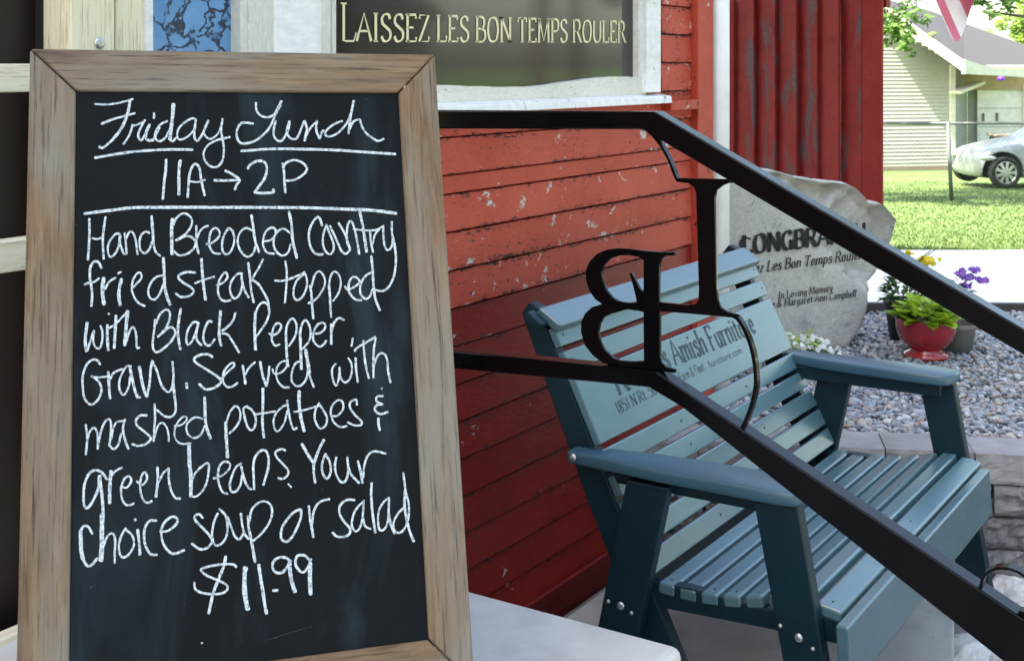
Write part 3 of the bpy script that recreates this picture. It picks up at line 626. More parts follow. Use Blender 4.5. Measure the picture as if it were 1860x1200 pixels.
for X_, px_, z_ in ((RX, 560, .53), (RX, 2040, .1)):
    q = rp(px_, 640 if px_ < 1000 else 740); box('post', (.033,.033, q.z+(.2 if px_ < 1000 else -.0)-z_), M_metalblack, hr, (RX, q.y, (q.z+(.2 if px_ < 1000 else 0)+z_)/2), b=.002)
def plate(name, outer, holes, th=.006):
    cu = bpy.data.curves.new(name, 'CURVE'); cu.dimensions = '2D'; cu.fill_mode = 'BOTH'; cu.extrude = th/2; cu.bevel_depth = .0006
    for poly in [outer]+holes:
        P = [rp(*q, X=RX) for q in poly]; s = cu.splines.new('POLY'); s.points.add(len(P)-1)
        for i, q in enumerate(P): s.points[i].co = (q.y, q.z, 0, 1)
        s.use_cyclic_u = True
    t_ = bpy.data.objects.new(name, cu); col.objects.link(t_); dg = bpy.context.evaluated_depsgraph_get()
    me = bpy.data.meshes.new_from_object(t_.evaluated_get(dg)); bpy.data.objects.remove(t_); me.name = name
    return link(name, me, hr, frame(Vector((RX,0,0)), (0,1,0), (0,0,1), (1,0,0)), () if len(me.materials) else (M_metalblack,))
def z1(s): return [(1040+float(a)/4.615, 430+float(b)/4.615) for a, b in (q.split(',') for q in s.split())]
def z2(s): return [(1160+float(a)/3.158, 220+float(b)/3.158) for a, b in (q.split(',') for q in s.split())]
def rnd_(P): return [(q.x, q.y) for q in catmull([Vector((a, b, 0)) for a, b in P], 2)]
plate('letter_b', z1('858,130 855,152 790,155 752,178 735,215 730,260 728,552 736,620 735,1000 745,1050 790,1090 868,1113 862,1133 700,1115 620,1100 330,1072 262,1050 180,990 110,900 80,790 82,710 115,640 170,590 260,562 200,520 150,450 122,360 120,280 150,210 210,145 290,110 380,98 500,105 620,120 760,130'),
      [z1('605,190 560,165 480,150 400,152 330,175 270,230 245,300 255,380 290,450 340,510 400,545 470,555 548,552 540,500 515,400 488,310 500,300 530,360 565,430 605,475'),
       z1('605,625 540,610 460,603 340,635 265,670 230,730 220,800 235,880 275,950 340,1010 400,1038 500,1045 608,1042')])
plate('letter_l', z2('222,328 222,346 290,354 322,375 336,410 352,960 350,1020 330,1050 280,1055 126,1040 125,1086 300,1100 450,1114 560,1124 578,1112 510,1092 475,1070 457,1030 447,960 437,440 447,395 482,368 520,352 565,352 520,335'), [])
def strip(name, pts, wx_=.012, th=.0045):
    P = catmull([rp(*q, X=RX) for q in pts], 5); V, Fc = [], []
    for i, q in enumerate(P):
        t_ = (P[min(i+1, len(P)-1)]-P[max(i-1, 0)]).normalized(); nn = Vector((1,0,0)).cross(t_)
        for dx, dn in ((-1,-1), (1,-1), (1,1), (-1,1)): V.append(q+Vector((dx*wx_/2,0,0))+nn*dn*th/2)
    for i in range(len(P)-1):
        for j in range(4): a = i*4+j; b_ = i*4+(j+1) % 4; Fc.append((a, b_, b_+4, a+4))
    return mesh(name, V, Fc, M_metalblack, hr, sm=False)
strip('upper_scroll_bar', [(1166,226),(1188,246),(1204,266),(1218,292),(1228,318),(1232,326)])
strip('lower_scroll_bar', [(1334,573),(1341,577),(1349,588),(1358,606),(1366,628),(1372,655),(1375,690),(1372,715),(1366,738),(1357,762),(1346,784),(1342,790)], th=.006)
strip('scroll', [(1680+a/6, 1000+b/6) for a, b in ((780,800),(735,710),(665,560),(628,430),(635,310),(680,230),(760,182),(860,168),(960,182),(1080,240),(1190,360),(1220,520),(1150,650),(1040,640))], wx_=.018, th=.004)

# ---------------------------------------------------------------- sandwich board
TL = cam_pt = None
def cp(xc, zc, z): return cw(xc, zc, z)
BA, BL, BR = 1.2446, .2764, .0115
h0_ = (RGT*math.sin(BA)+FWD*math.cos(BA)).normalized()
Ptl = atD(55, 90, 1.875)
fr = (RGT*math.cos(BA)-FWD*math.sin(BA)).normalized()                       # horizontal, towards the reader
# lean: the board comes forward 0.229 for 0.777 of height
dn0_ = fr*math.sin(BL)-Vector((0,0,1))*math.cos(BL); h_ = h0_*math.cos(BR)+dn0_*math.sin(BR); dn = dn0_*math.cos(BR)-h0_*math.sin(BR); nb = h_.cross(dn).normalized()
if nb.dot(fr) < 0: nb = -nb
def bp(px, py, off=0): return hit(px, py, Ptl+nb*off, nb)
def uv(px, py): q = bp(px, py)-Ptl; return q.dot(h_), q.dot(dn)
sb = empty('sandwich_board', cw(-.45, 1.62, .53), 'wood framed black chalkboard sandwich sign with handwritten friday lunch menu', 'sandwich board')
def BP(u, v, off=0): return Ptl+h_*u+dn*v+nb*off
oTL, oTR = (0, 0), uv(789, 100); oR = uv(857, 1200); oL = uv(31, 1200)
iTL, iTR, iBR, iL = uv(141, 168), uv(722, 170), uv(777, 1156), uv(125, 1200); iB2 = uv(530, 1197)
Wd, iu0, iu1, iv0, iv1 = .6039, .0641, .5409, .0636, .8554
HB = iv1+.068
print('board', Wd, iu0, iu1, iv0, iv1, oTR, oR, oL, iL)
def brd(name, poly, th, mat, grain, off=0):
    # poly in board coordinates; local X along the grain
    ax, ay = (h_, dn) if grain == 'u' else (dn, -h_)
    cx_ = sum(q[0] for q in poly)/len(poly); cy_ = sum(q[1] for q in poly)/len(poly); o = BP(cx_, cy_, off)
    P = []
    for u, v in poly:
        d = BP(u, v, off)-o; P.append(Vector((d.dot(ax), d.dot(ay), 0)))
    az = ax.cross(ay); s = 1 if az.dot(nb) > 0 else -1
    return prism(name, P, (0,0,-s*th), mat, sb, b=.004, seg=3, M=frame(o, ax, ay, az))
g_ = .0006
e = .030
brd('top_rail', [(0,0),(Wd,0),(iu1-g_,iv0-g_),(iu0+g_,iv0-g_)], .022, M_signwood, 'u', .006)
brd('bottom_rail', [(0,HB),(Wd,HB),(iu1-g_,iv1+g_),(iu0+g_,iv1+g_)], .022, M_signwood, 'u', .006)
brd('side_stile', [(0,g_*2),(iu0-g_,iv0+g_),(iu0-g_,iv1-g_),(0,HB-g_*2)], .022, M_signwood, 'v', .006)
brd('side_stile', [(Wd,g_*2),(iu1+g_,iv0+g_),(iu1+g_,iv1-g_),(Wd,HB-g_*2)], .022, M_signwood, 'v', .006)
pn = mesh('chalkboard', [Vector((-(iu1-iu0)/2-.01,-(iv1-iv0)/2-.01,0)),Vector(((iu1-iu0)/2+.01,-(iv1-iv0)/2-.01,0)),Vector(((iu1-iu0)/2+.01,(iv1-iv0)/2+.01,0)),Vector((-(iu1-iu0)/2-.01,(iv1-iv0)/2+.01,0))],
          [(0,1,2,3)], M_slate, sb, frame(BP((iu0+iu1)/2,(iv0+iv1)/2,0), h_, dn, h_.cross(dn)))
sm_ = pn.modifiers.new('s', 'SOLIDIFY'); sm_.thickness = .006; sm_.offset = -1 if h_.cross(dn).dot(nb) > 0 else 1
# rear panel, legs, hinges, chain
bk = (-fr*.33+Vector((0,0,-.95))).normalized()
for u in (.022, Wd-.022):
    a = Ptl+h_*u-fr*.02+Vector((0,0,-.005)); Lr = (a.z-.532)/abs(bk.z); bar('rear_leg', a-nb*.012, a+bk*Lr-nb*.012, .036, .018, M_brown, sb, up=h_)
    a2 = BP(u, HB+.002, -.005); Lf = (a2.z-.535)/abs(dn.z); bar('front_foot', a2, a2+dn*Lf, .036, .02, M_signwood, sb, up=h_)
a, b_ = Ptl+h_*.04-fr*.03+bk*.03, Ptl+h_*(Wd-.04)-fr*.03+bk*.03
rr = [a, b_, b_+bk*.82, a+bk*.82]; prism('rear_panel', rr, -fr*.006, M_brown, sb, b=0)
for u in (.09, Wd-.09): box('hinge', (.05,.03,.003), M_screw, sb, Ptl+h_*u-nb*.018+Vector((0,0,.002)), h_, fr, (0,0,1), b=0)
# ---- chalk handwriting: strokes read off the board, w: pen width, then x,y points (offset ox,oy, six units to a pixel)
CH = [
(140,170,'Friday', '24: 195,115 300,120 400,112 500,92 610,60|36: 575,75 560,180 530,280 470,400 390,500|30: 390,500 330,555 280,592 240,580|28: 265,330 380,285 500,250 630,215|26: 505,555 560,470 590,400 605,340|22: 605,345 640,345 700,320 745,290|26: 740,290 700,360 670,430 670,480 700,510 740,450 790,350|38: 790,340 755,420 750,480 780,512 830,505|30: 838,215 842,240 835,268|26: 985,300 920,330 870,390 850,460 870,510 920,515 970,470 1010,390|44: 1050,115 1040,250 1025,380 1012,500|26: 1012,500 1040,522 1080,480|26: 830,505 860,450 900,370|24: 1300,290 1260,270 1180,310 1110,380 1090,450 1110,500 1170,490 1240,440 1290,370|28: 1295,280 1280,400 1280,480 1310,515 1350,470 1390,390 1430,300|24: 1430,295 1390,380 1385,440 1430,490 1480,485 1540,430 1570,350 1585,275|26: 1585,275 1570,400 1590,520 1600,620 1580,740 1520,800 1450,790 1390,720 1380,640 1430,560 1520,510 1600,490 1665,475|32: 195,700 400,665 600,635 800,620 1000,610 1260,612'),
(140,170,'11A', '34: 970,720 965,850 950,950 935,1150|38: 1125,730 1110,850 1110,1100|30: 1205,1130 1215,980 1225,880 1260,790 1300,770 1335,820 1355,950 1390,1110|22: 1225,955 1310,965 1395,940'),
(140,170,'arrow', '30: 1495,945 1620,948 1760,940|32: 1615,840 1700,885 1770,940 1740,990 1718,1050'),
(420,170,'Lunch', '26: 270,100 275,180 320,240 390,260 450,240 500,190 540,130|34: 545,85 510,160 480,225|28: 480,225 470,260 430,350 370,430 270,510 160,545 90,530 60,460 70,380 110,325 180,320 240,330|26: 485,300 465,380 465,460 500,510 550,515 590,460 625,380 635,300|26: 635,300 605,400 620,460 670,500 720,480 760,390 795,300|30: 800,300 825,380 815,440 800,515|24: 815,470 860,380 940,300|28: 935,300 925,380 940,440 965,490 985,430 1010,400|26: 1210,300 1130,330 1060,380 1025,430 1040,465 1110,460 1180,415 1260,320 1310,200 1335,80|28: 1335,80 1310,200 1290,330 1280,435|26: 1285,400 1330,310 1400,285 1420,350 1470,430 1560,500 1610,515 1665,495|32: 110,628 400,605 700,605 1100,615 1400,635 1790,660'),
(420,170,'2P', '32: 185,820 190,790 260,745 330,735 380,770 385,850 360,930 310,1000 255,1078|32: 255,1080 350,1085 455,1075 458,1045|30: 560,760 575,850 580,950 590,1080|28: 570,800 600,755 680,725 760,745 820,800 815,850 750,910 670,945 600,950'),
(140,370,'rule', '36: 80,108 300,80 600,45 860,40 1740,40 2140,42 2540,45 2940,60 3190,70 3480,105'),
(140,370,'Hand', '30: 133,165 135,300 130,450 118,610|30: 310,145 290,280 280,420 290,600|22: 165,375 220,385 280,365|26: 470,330 420,330 360,400 335,480 345,560 380,575 430,520 460,430 475,340|28: 465,330 465,420 490,500 515,545 545,535|26: 540,530 530,420 518,320|26: 525,400 570,310 610,320 640,400 650,480 660,550|26: 790,320 750,305 700,340 680,420 690,500 740,540 790,490 815,420|34: 812,135 825,300 830,430|28: 830,430 855,520 905,570'),
(140,370,'Breaded', '42: 1040,165 1030,300 1035,550|26: 1050,230 1080,160 1140,110 1200,115 1250,170 1240,250 1180,330 1075,400|26: 1090,395 1180,355 1250,365 1290,420 1270,490 1200,545 1110,560 1060,520|28: 1300,240 1300,330 1300,430 1325,545|26: 1310,370 1340,300 1380,260 1430,240|26: 1410,440 1480,420 1545,360 1550,300 1510,265 1460,300 1440,390 1445,470 1490,535 1560,545|26: 1700,300 1650,270 1600,350 1580,440 1590,520 1630,550 1680,510 1715,400 1695,290|26: 1905,290 1840,265 1780,310 1750,390 1765,480 1820,560 1870,575 1920,540 1945,460|32: 1900,125 1920,250 1940,400 1985,530|26: 2040,410 2110,395 2160,340 2160,280 2120,260 2060,300 2030,380 2030,460 2070,530 2150,545|26: 2320,320 2260,275 2200,290 2150,360 2145,460 2180,530 2240,565 2300,530 2330,440|34: 2310,85 2340,250 2350,400 2395,590'),
(430,370,'Country', '28: 930,240 910,170 880,145 830,200 790,300 790,410 820,500 870,550 940,550|26: 980,230 945,330 940,440 970,520 1020,550 1055,500 1050,420 1010,320 975,225|26: 1015,240 1090,400 1140,510 1190,545 1240,500|28: 1110,210 1180,330 1210,420 1235,500|26: 1205,440 1200,300 1220,205 1255,200 1290,300 1315,420 1335,550|34: 1340,90 1370,220 1390,350 1415,525|24: 1270,275 1400,290 1520,285 1600,240|26: 1455,300 1460,400 1485,530|24: 1480,440 1510,330 1590,245|26: 1595,250 1600,350 1610,450 1640,505 1680,480 1700,400 1690,300 1690,195|28: 1700,350 1725,480 1735,620 1715,780 1660,900 1590,950 1510,940'),
(140,370,'fried', '30: 265,700 235,640 190,630 145,690 140,800 155,900 165,1000 155,1115|26: 80,880 130,860 190,850 240,810|46: 290,810 278,900 280,1000 295,1095|26: 305,930 350,850 420,805|42: 485,820 465,900 455,1000 470,1105|24: 445,760 480,740|26: 600,920 650,870 700,810 695,760 660,755 615,820 595,920 620,1010 670,1080 740,1115|26: 930,780 860,800 800,870 775,960 800,1030 850,1040 900,980 940,880|36: 940,590 950,750 955,900 980,1010 1015,1100'),
(140,370,'steak', '28: 1290,750 1200,745 1120,770 1105,810 1160,860 1240,910 1270,960 1220,1005 1130,1015 1075,975|36: 1355,600 1365,750 1380,900 1400,1045|26: 1285,865 1380,830 1495,795|26: 1520,890 1590,860 1640,800 1620,750 1580,780 1545,850 1535,950 1560,1030 1610,1060 1675,1050|26: 1800,760 1750,765 1690,830 1665,920 1690,1010 1730,1030 1780,970 1800,880|28: 1790,760 1800,850 1830,950 1870,1020|30: 1865,645 1885,800 1895,930 1925,1075|28: 2025,605 1980,700 1910,810|28: 1910,830 1970,870 2030,960 2080,1060 2093,1180'),
(430,370,'topped', '26: 530,625 545,750 540,900 525,1080|26: 415,835 500,840 600,810 740,750|24: 750,760 660,830 620,930 625,1020 670,1050 730,990 765,890 760,800 735,740|30: 800,890 815,1000 825,1150 835,1250|24: 815,900 850,780 900,735 950,790 960,880 910,980 850,1050 780,1085|28: 1005,890 1015,1000 1020,1120 1030,1235|24: 1005,900 1020,800 1060,740 1110,770 1135,860 1110,970 1050,1060|26: 1180,900 1210,935 1290,900 1340,850 1300,800 1250,810 1220,880 1230,970 1290,1040 1360,1050|26: 1460,750 1400,790 1350,880 1350,980 1400,1035 1450,1010 1480,930|30: 1465,570 1480,700 1490,880 1510,1030 1560,1160'),
(140,550,'with', '38: 110,215 95,330 90,430 100,525|26: 110,520 150,400 185,300 175,400 200,480 250,490 275,400 275,310 255,250|32: 330,240 330,380 340,515|28: 340,118 350,122|38: 425,140 415,300 405,490|24: 340,280 430,220 555,85|42: 550,90 535,250 520,460|28: 540,420 580,290 620,270 645,360 650,480 680,490'),
(140,550,'Black', '28: 850,180 840,300 825,420 830,500 870,535 950,490 1030,410 1070,330 1050,275 1000,270 900,350 880,370|26: 860,230 900,130 960,75 1005,90 1010,170 970,270 900,350|32: 1130,65 1105,220 1100,350 1125,505|26: 1330,220 1270,210 1210,290 1190,390 1205,455 1250,420 1290,330 1320,220|28: 1325,220 1300,330 1310,410 1355,460|28: 1470,205 1430,205 1390,290 1375,380 1400,450 1450,460 1500,395|34: 1565,85 1550,250 1550,370 1570,465|28: 1725,110 1700,190 1640,260 1580,305|28: 1580,330 1640,345 1700,430 1765,540'),
(430,550,'Pepper', '36: 203,100 195,300 205,510|26: 200,190 215,80 270,0 330,10 355,90 320,210 210,370|26: 350,330 400,350 460,310 485,250 450,220 410,250 385,330 385,410 420,465 470,450|30: 535,330 540,450 545,560 560,690|26: 535,420 540,280 570,200 610,170 650,230 640,350 570,470|34: 690,300 695,450 700,600 705,720|26: 695,400 700,270 740,190 780,220 805,310 790,410 720,500|26: 830,330 900,330 960,280 960,230 920,215 870,250 835,330 840,420 900,475 950,450 975,410|30: 1030,230 1030,330 1030,450|28: 1035,300 1060,220 1110,165 1170,185'),
(140,550,'Gravy', '28: 250,670 220,625 160,620 100,680 65,780 60,880 75,1020 120,1090 170,1105 230,1050 265,960 250,880 210,830 155,795|22: 155,800 240,810 330,800|32: 340,750 345,850 350,950 360,1040|28: 360,830 400,760 490,720|26: 590,690 540,690 490,770 460,860 465,950 510,1000 560,920 580,800|34: 575,700 600,820 630,950 660,1030|24: 650,1030 690,1025|40: 680,695 700,820 730,950 760,1020|30: 760,1020 790,880 800,740 820,630|28: 820,630 870,740 910,870 950,940 1000,970 1035,920 1050,800 1040,640|34: 1045,850 1060,1000 1075,1100|28: 1075,1100 1070,1190 1020,1240 950,1230 870,1165|36: 1193,872 1197,928'),
(140,550,'Served', '30: 1475,590 1430,560 1340,565 1275,610 1310,660 1420,730 1540,810 1570,860 1500,920 1400,940 1330,880|26: 1570,830 1640,750 1710,690 1700,650 1650,680 1600,750 1590,850 1630,910 1690,910 1750,870|30: 1805,680 1820,780 1835,880|26: 1835,780 1870,710 1940,645|30: 1995,640 2020,780 2060,905|26: 2065,905 2085,800 2095,690|24: 2130,720 2150,770 2220,760 2280,700 2280,640 2230,640 2180,700 2170,790 2200,870 2250,915 2310,920|26: 2440,630 2380,660 2340,760 2340,850 2390,905 2450,890 2500,820 2520,700|42: 2490,510 2515,650 2530,770|26: 2530,770 2550,840 2580,915'),
(430,550,'with', '24: 1080,660 1040,720 1045,820 1080,900 1110,830 1120,700|24: 1120,700 1130,810 1180,865 1230,830 1255,740 1250,660 1215,600|28: 1295,600 1300,720 1320,860|24: 1265,385 1250,470|28: 1380,410 1390,560 1410,700 1440,820|26: 1285,525 1310,490 1410,430 1510,370|28: 1515,380 1495,500 1490,650 1490,815|26: 1495,680 1540,570 1600,550 1640,620 1650,740 1675,865'),
(140,700,'mashed', '28: 95,425 110,550 105,650 95,750|24: 110,600 140,500 185,460 220,520 225,690|26: 225,690 255,520 300,400 350,365 370,420 365,550 350,650|26: 350,650 400,690 450,640 480,520|24: 500,385 430,400 390,480 375,580|28: 520,370 500,470 520,580 560,690|28: 760,325 690,325 645,370 650,430 720,490 790,550 800,590 740,640 660,655 600,635|26: 845,200 850,350 840,480 835,605|24: 845,560 880,440 930,405 975,450 995,530 1000,605|22: 1060,440 1130,430 1190,380 1190,340 1140,350 1080,430 1060,520 1085,600 1150,635 1240,625|24: 1370,360 1290,345 1220,390 1190,450 1210,530 1280,570 1350,530 1390,440|36: 1390,125 1395,280 1400,400 1425,500 1455,575'),
(140,700,'potatoes', '38: 1620,400 1625,550 1640,780|26: 1625,420 1660,300 1720,225 1765,250 1780,340 1740,440 1660,520|28: 1860,225 1815,250 1830,360 1860,450 1900,485 1940,440 1945,350 1910,270 1850,230|32: 2025,30 2025,200 2020,400 2035,565|24: 1935,315 2030,300 2160,280|24: 2290,210 2240,230 2170,300 2140,390 2160,480 2200,490 2260,400 2290,280|26: 2290,160 2305,280 2330,400 2360,475 2395,460|40: 2420,60 2420,200 2440,350 2475,495|24: 2365,285 2460,270 2630,220|26: 2640,190 2600,260 2590,360 2630,450 2670,465 2715,420 2720,340 2680,260 2635,200|24: 2780,330 2840,325 2900,250 2890,175 2840,160 2780,220 2765,310 2800,400 2870,450 2940,440|26: 3050,210 3040,150 2980,180 2975,240 3030,320 3100,390 3090,430 3020,430 2950,400'),
(430,700,'ampersand', '26: 1595,115 1530,120 1525,170 1590,205|28: 1590,205 1530,210 1505,260 1550,305 1600,305 1645,285|26: 1575,28 1583,34|32: 1545,355 1545,420 1560,485'),
(130,840,'green', '32: 385,180 330,105 260,80 190,120 140,240 130,380 140,470 175,490 230,420 290,280 300,140|38: 305,140 325,300 340,450 345,600|42: 430,90 420,200 415,330 415,440|24: 430,150 480,90 550,50|28: 545,260 600,270 650,200 630,150 580,170 540,270 550,390 590,455 640,460 680,440|26: 710,200 770,240 820,180 810,110 775,120 750,200 750,300 780,400 830,435 875,415|34: 935,50 940,180 920,370|26: 950,210 1000,110 1060,60|28: 1060,60 1060,180 1085,300 1130,380 1185,390'),
(130,840,'beans', '46: 1280,-190 1285,0 1300,150 1300,365|26: 1310,370 1370,360 1450,270 1490,130 1490,10 1430,30 1350,110 1310,190|26: 1545,170 1620,150 1700,90 1730,30 1700,-10 1640,0 1600,80 1600,200 1640,310 1700,340|28: 1850,5 1790,50 1750,140 1725,230 1740,310 1790,310 1840,240 1860,120|30: 1850,40 1880,170 1920,260 1960,290|30: 1990,290 1985,160 1980,40 2000,-60 2060,-130 2110,-135 2145,-70 2145,40 2120,140 2090,240|28: 2330,-135 2290,-150 2225,-120 2230,-70 2300,10 2360,80 2350,140 2300,175 2250,165|22: 2360,230 2395,265'),
(430,700,'Your', '36: 710,635 770,740 840,850|36: 950,590 890,710 840,850|32: 840,850 840,950 855,1055|28: 970,740 935,830 930,920 960,1000 1000,1000 1025,920 1010,820 965,750|28: 1085,780 1070,880 1090,980 1140,1050 1190,1030 1215,930 1205,780|30: 1215,880 1250,970 1335,1060|30: 1320,820 1350,940 1370,1060|28: 1380,1000 1390,870 1430,760 1500,715 1625,740'),
(130,840,'choice', '32: 225,770 180,695 130,695 98,740|48: 98,740 102,850 104,950 125,1050|32: 125,1050 170,1120 220,1110 280,1040|56: 335,560 330,750 330,900 320,1065|28: 340,930 390,800 450,770 475,850 470,980 470,1090|28: 590,710 545,790 515,900 530,1000 570,1030 630,990 680,890 660,790 595,730|34: 720,730 735,850 745,1000|30: 692,612 698,628|32: 925,630 860,630 810,680 790,780 800,880 840,970 880,1000 930,1000|30: 965,750 1050,740 1130,680 1155,620 1110,585 1040,620 985,700 980,800 1010,900 1080,980 1140,985 1230,950'),
(130,840,'soup', '30: 1430,600 1390,560 1340,585 1360,640 1440,720 1510,800 1530,860 1480,925 1400,940 1310,880|28: 1610,500 1680,580 1700,700 1680,820 1620,890 1560,890 1530,800 1540,700 1560,620 1595,550|28: 1700,590 1740,700 1780,800 1830,830 1880,760|28: 1845,550 1860,680 1890,780 1930,830|34: 1925,580 1930,700 1960,850 2000,1080|28: 1940,640 1960,520 2030,440 2110,420 2170,460 2185,550 2150,660 2070,770 1980,850'),
(450,840,'or', '30: 575,505 500,540 420,630 370,720 365,820 420,860 480,810 540,700 580,590 580,510|32: 665,470 680,620 700,720 715,810|28: 700,680 720,530 780,430 890,395'),
(450,840,'salad', '30: 1165,405 1080,405 1010,460 1000,550 1050,640 1110,710 1110,770 1050,805 970,800 925,760|26: 1265,420 1200,480 1150,570 1135,680 1170,745 1220,710 1250,600 1265,410|28: 1255,600 1280,690 1340,720|32: 1350,220 1345,350 1360,550 1390,760|26: 1540,380 1480,430 1430,520 1420,650 1440,730 1490,720 1530,620 1540,380|28: 1540,560 1560,680 1600,770|26: 1700,490 1640,550 1590,650 1600,740 1660,760 1710,710 1750,600 1755,450 1720,300 1695,110|32: 1715,300 1710,480 1740,650 1770,760 1810,855'),
(320,990,'price', '30: 655,235 620,205 500,205 350,230 270,265 340,330 460,380 550,430 555,480 500,520 400,530 280,515 210,475 195,400|36: 540,120 520,220 460,370 400,530 355,740|56: 755,240 745,330 745,480 760,600 780,695|40: 900,210 920,350 945,500 965,640 985,740|34: 1055,490 1108,488|32: 1250,170 1180,130 1100,140 1050,200 1070,280 1140,300 1200,250 1240,160|46: 1235,180 1250,350 1295,505|32: 1460,170 1400,110 1320,115 1300,200 1340,270 1390,290 1440,230 1470,150|50: 1460,190 1458,350 1465,530|26: 277,1058 283,1064'),
]
rs = random.Random(3)
for ox, oy, nm, data in CH:
    V, Fc = [], []
    for si, st in enumerate(data.split('|')):
        w, pts = st.split(':'); w = float(w); P = [tuple(map(float, q.split(','))) for q in pts.split()]
        Q = catmull([Vector((a/6+ox, b/6+oy, 0)) for a, b in P], 5)
        if len(P) == 2: Q = [Q[0]+(Q[1]-Q[0])*k/4 for k in range(5)]
        n = len(Q); off = .0006+.00012*(si % 5); k = len(V); hw = w/12*.86
        t0 = (Q[1]-Q[0]).normalized(); t1_ = (Q[-1]-Q[-2]).normalized()
        Q = [Q[0]-t0*hw*.55]+Q+[Q[-1]+t1_*hw*.55]; n = len(Q)
        for i, q in enumerate(Q):
            t_ = (Q[min(i+1, n-1)]-Q[max(i-1, 0)]).normalized(); nn = Vector((-t_.y, t_.x, 0))
            f = (1+.22*mnoise.noise(Vector((q.x*.09, q.y*.09, si*3.1)))+.10*mnoise.noise(Vector((q.x*.5, q.y*.5, si*1.7)))) * (.55 if i in (0, n-1) else 1)
            V.append(bp(*(q+nn*hw*f).xy, off)); V.append(bp(*(q-nn*hw*f).xy, off))
        for i in range(n-1): a = k+2*i; Fc.append((a, a+1, a+3, a+2))
    mesh('chalk_word' if nm not in ('rule', 'arrow') else 'chalk_line', V, Fc, M_chalk, sb)
# faint rubbed marks low on the board
V, Fc = [], []
for i in range(26):
    u = i/25; x, y = 485+82*u+rs.uniform(-1,1), 1161-25*u+rs.uniform(-1,1); k = len(V); r = rs.uniform(.4,.9)
    V += [bp(x-r*1.6, y+r*.5, .0004), bp(x+r*1.6, y-r*.5, .0004), bp(x+r*1.4, y+r*.6, .0004), bp(x-r*1.4, y+r, .0004)]; Fc.append((k,k+1,k+2,k+3))
mesh('chalk_smudge', V, Fc, simple('faint_chalk', (.12,.14,.15), rough=.95, bs=0), sb)

# ---------------------------------------------------------------- garden bed: block wall, pebbles, boulder, pots
TOPZ = .283
w0 = cw(1.056, 4.255, 0); w1 = cw(1.648, 4.164, 0); wdir = (w1-w0).normalized(); wn_ = Vector((wdir.y, -wdir.x, 0))
if wn_.dot(FWD) > 0: wn_ = -wn_                                 # towards the camera
sA = w0-wdir*1.02                                               # meets the red wall
rw = empty('retaining_wall', w0, 'low grey split face block retaining wall holding the pebble bed', 'retaining wall')
def block(s0, s1, za, zb, dep, mat, name, rough_):
    # a block with a chiselled front face
    nx_, nz_ = 14, 8; V, Fc = [], []
    sx = rs.uniform(0, 90)
    for k in range(nz_+1):
        for i in range(nx_+1):
            u, v = i/nx_, k/nz_; edge = min(u, 1-u, v, 1-v)
            d = rough_*(mnoise.noise(Vector((sx+u*3.3, v*2.2, sx*.3)))*1.1+.7*mnoise.noise(Vector((sx+u*9, v*6, sx*.7)))+.4*mnoise.noise(Vector((sx+u*21, v*15, sx)))+.3)-(.5*rough_*max(0, 1-edge/.12))
            V.append(w0+wdir*(s0+(s1-s0)*u)+wn_*d+Vector((0,0,za+(zb-za)*v)))
    b0 = len(V)
    for v in (0, 1):
        for u in (0, 1): V.append(w0+wdir*(s0+(s1-s0)*u)-wn_*dep+Vector((0,0,za+(zb-za)*v)))
    for k in range(nz_):
        for i in range(nx_): a = k*(nx_+1)+i; Fc.append((a, a+1, a+nx_+2, a+nx_+1))
    top = [nz_*(nx_+1)+i for i in range(nx_+1)]; bot = list(range(nx_+1))
    Fc.append(tuple(top+[b0+3, b0+2])); Fc.append(tuple(bot[::-1]+[b0, b0+1]))
    Fc.append((b0, b0+2, b0+3, b0+1)[::-1]); Fc.append(tuple([k*(nx_+1) for k in range(nz_+1)]+[b0+2, b0])); Fc.append(tuple([k*(nx_+1)+nx_ for k in range(nz_+1)][::-1]+[b0+1, b0+3]))
    o = mesh(name, V, Fc, mat, rw); 
    bmm = bmesh.new(); bmm.from_mesh(o.data); bmesh.ops.recalc_face_normals(bmm, faces=bmm.faces); bmm.to_mesh(o.data); bmm.free(); return o
cz = [TOPZ-.100, TOPZ]
s_end = 2.4
x = -1.02
caps = [-1.02,-.75,-.44,-.08,.165,.445,.735,1.02,1.32,1.62,1.92,2.22]
for a, b_ in zip(caps, caps[1:]): block(a+.002, b_-.002, TOPZ-.098, TOPZ+rs.uniform(-.003,.003), .20, M_cap, 'cap_stone', .008)
for c in range(4):
    zb = TOPZ-.101-.105*c; za = zb-.103; x = -1.02; k = 0
    while x < 2.2:
        L = rs.choice((.17,.20,.23)); 
        block(x+.005, min(x+L, 2.2)-.005, za+.006, zb-.003, .20, M_block, 'block', .020); x += L
box('wall_core', (3.2,.16,.40), M_cgrey, rw, w0+wdir*.59-wn_*.11+Vector((0,0,-.07)), wdir, wn_.cross(Vector((0,0,1))) if 0 else Vector((0,0,1)).cross(wdir), (0,0,1), b=0)
# bed soil
bedp = [sA-wn_*.15, w0+wdir*2.2-wn_*.15, cw(3.3, 6.7), cw(.4, 6.9), Vector((4.3,.8,0)), Vector((4.3,.03,0)), Vector((4.0,.03,0))]
bed = prism('garden_bed', [Vector((q.x, q.y, -.14)) for q in bedp], (0,0,TOPZ-.045+.14), M_soil, b=0); tag(bed, 'soil bed under the river pebbles', kind='structure')
o = bar('edging', cw(.6, 6.72, TOPZ-.02), cw(3.4, 6.66, TOPZ-.02), .05, .10, M_curb); tag(o, 'dark plastic edging strip at the back of the pebble bed', 'edging')
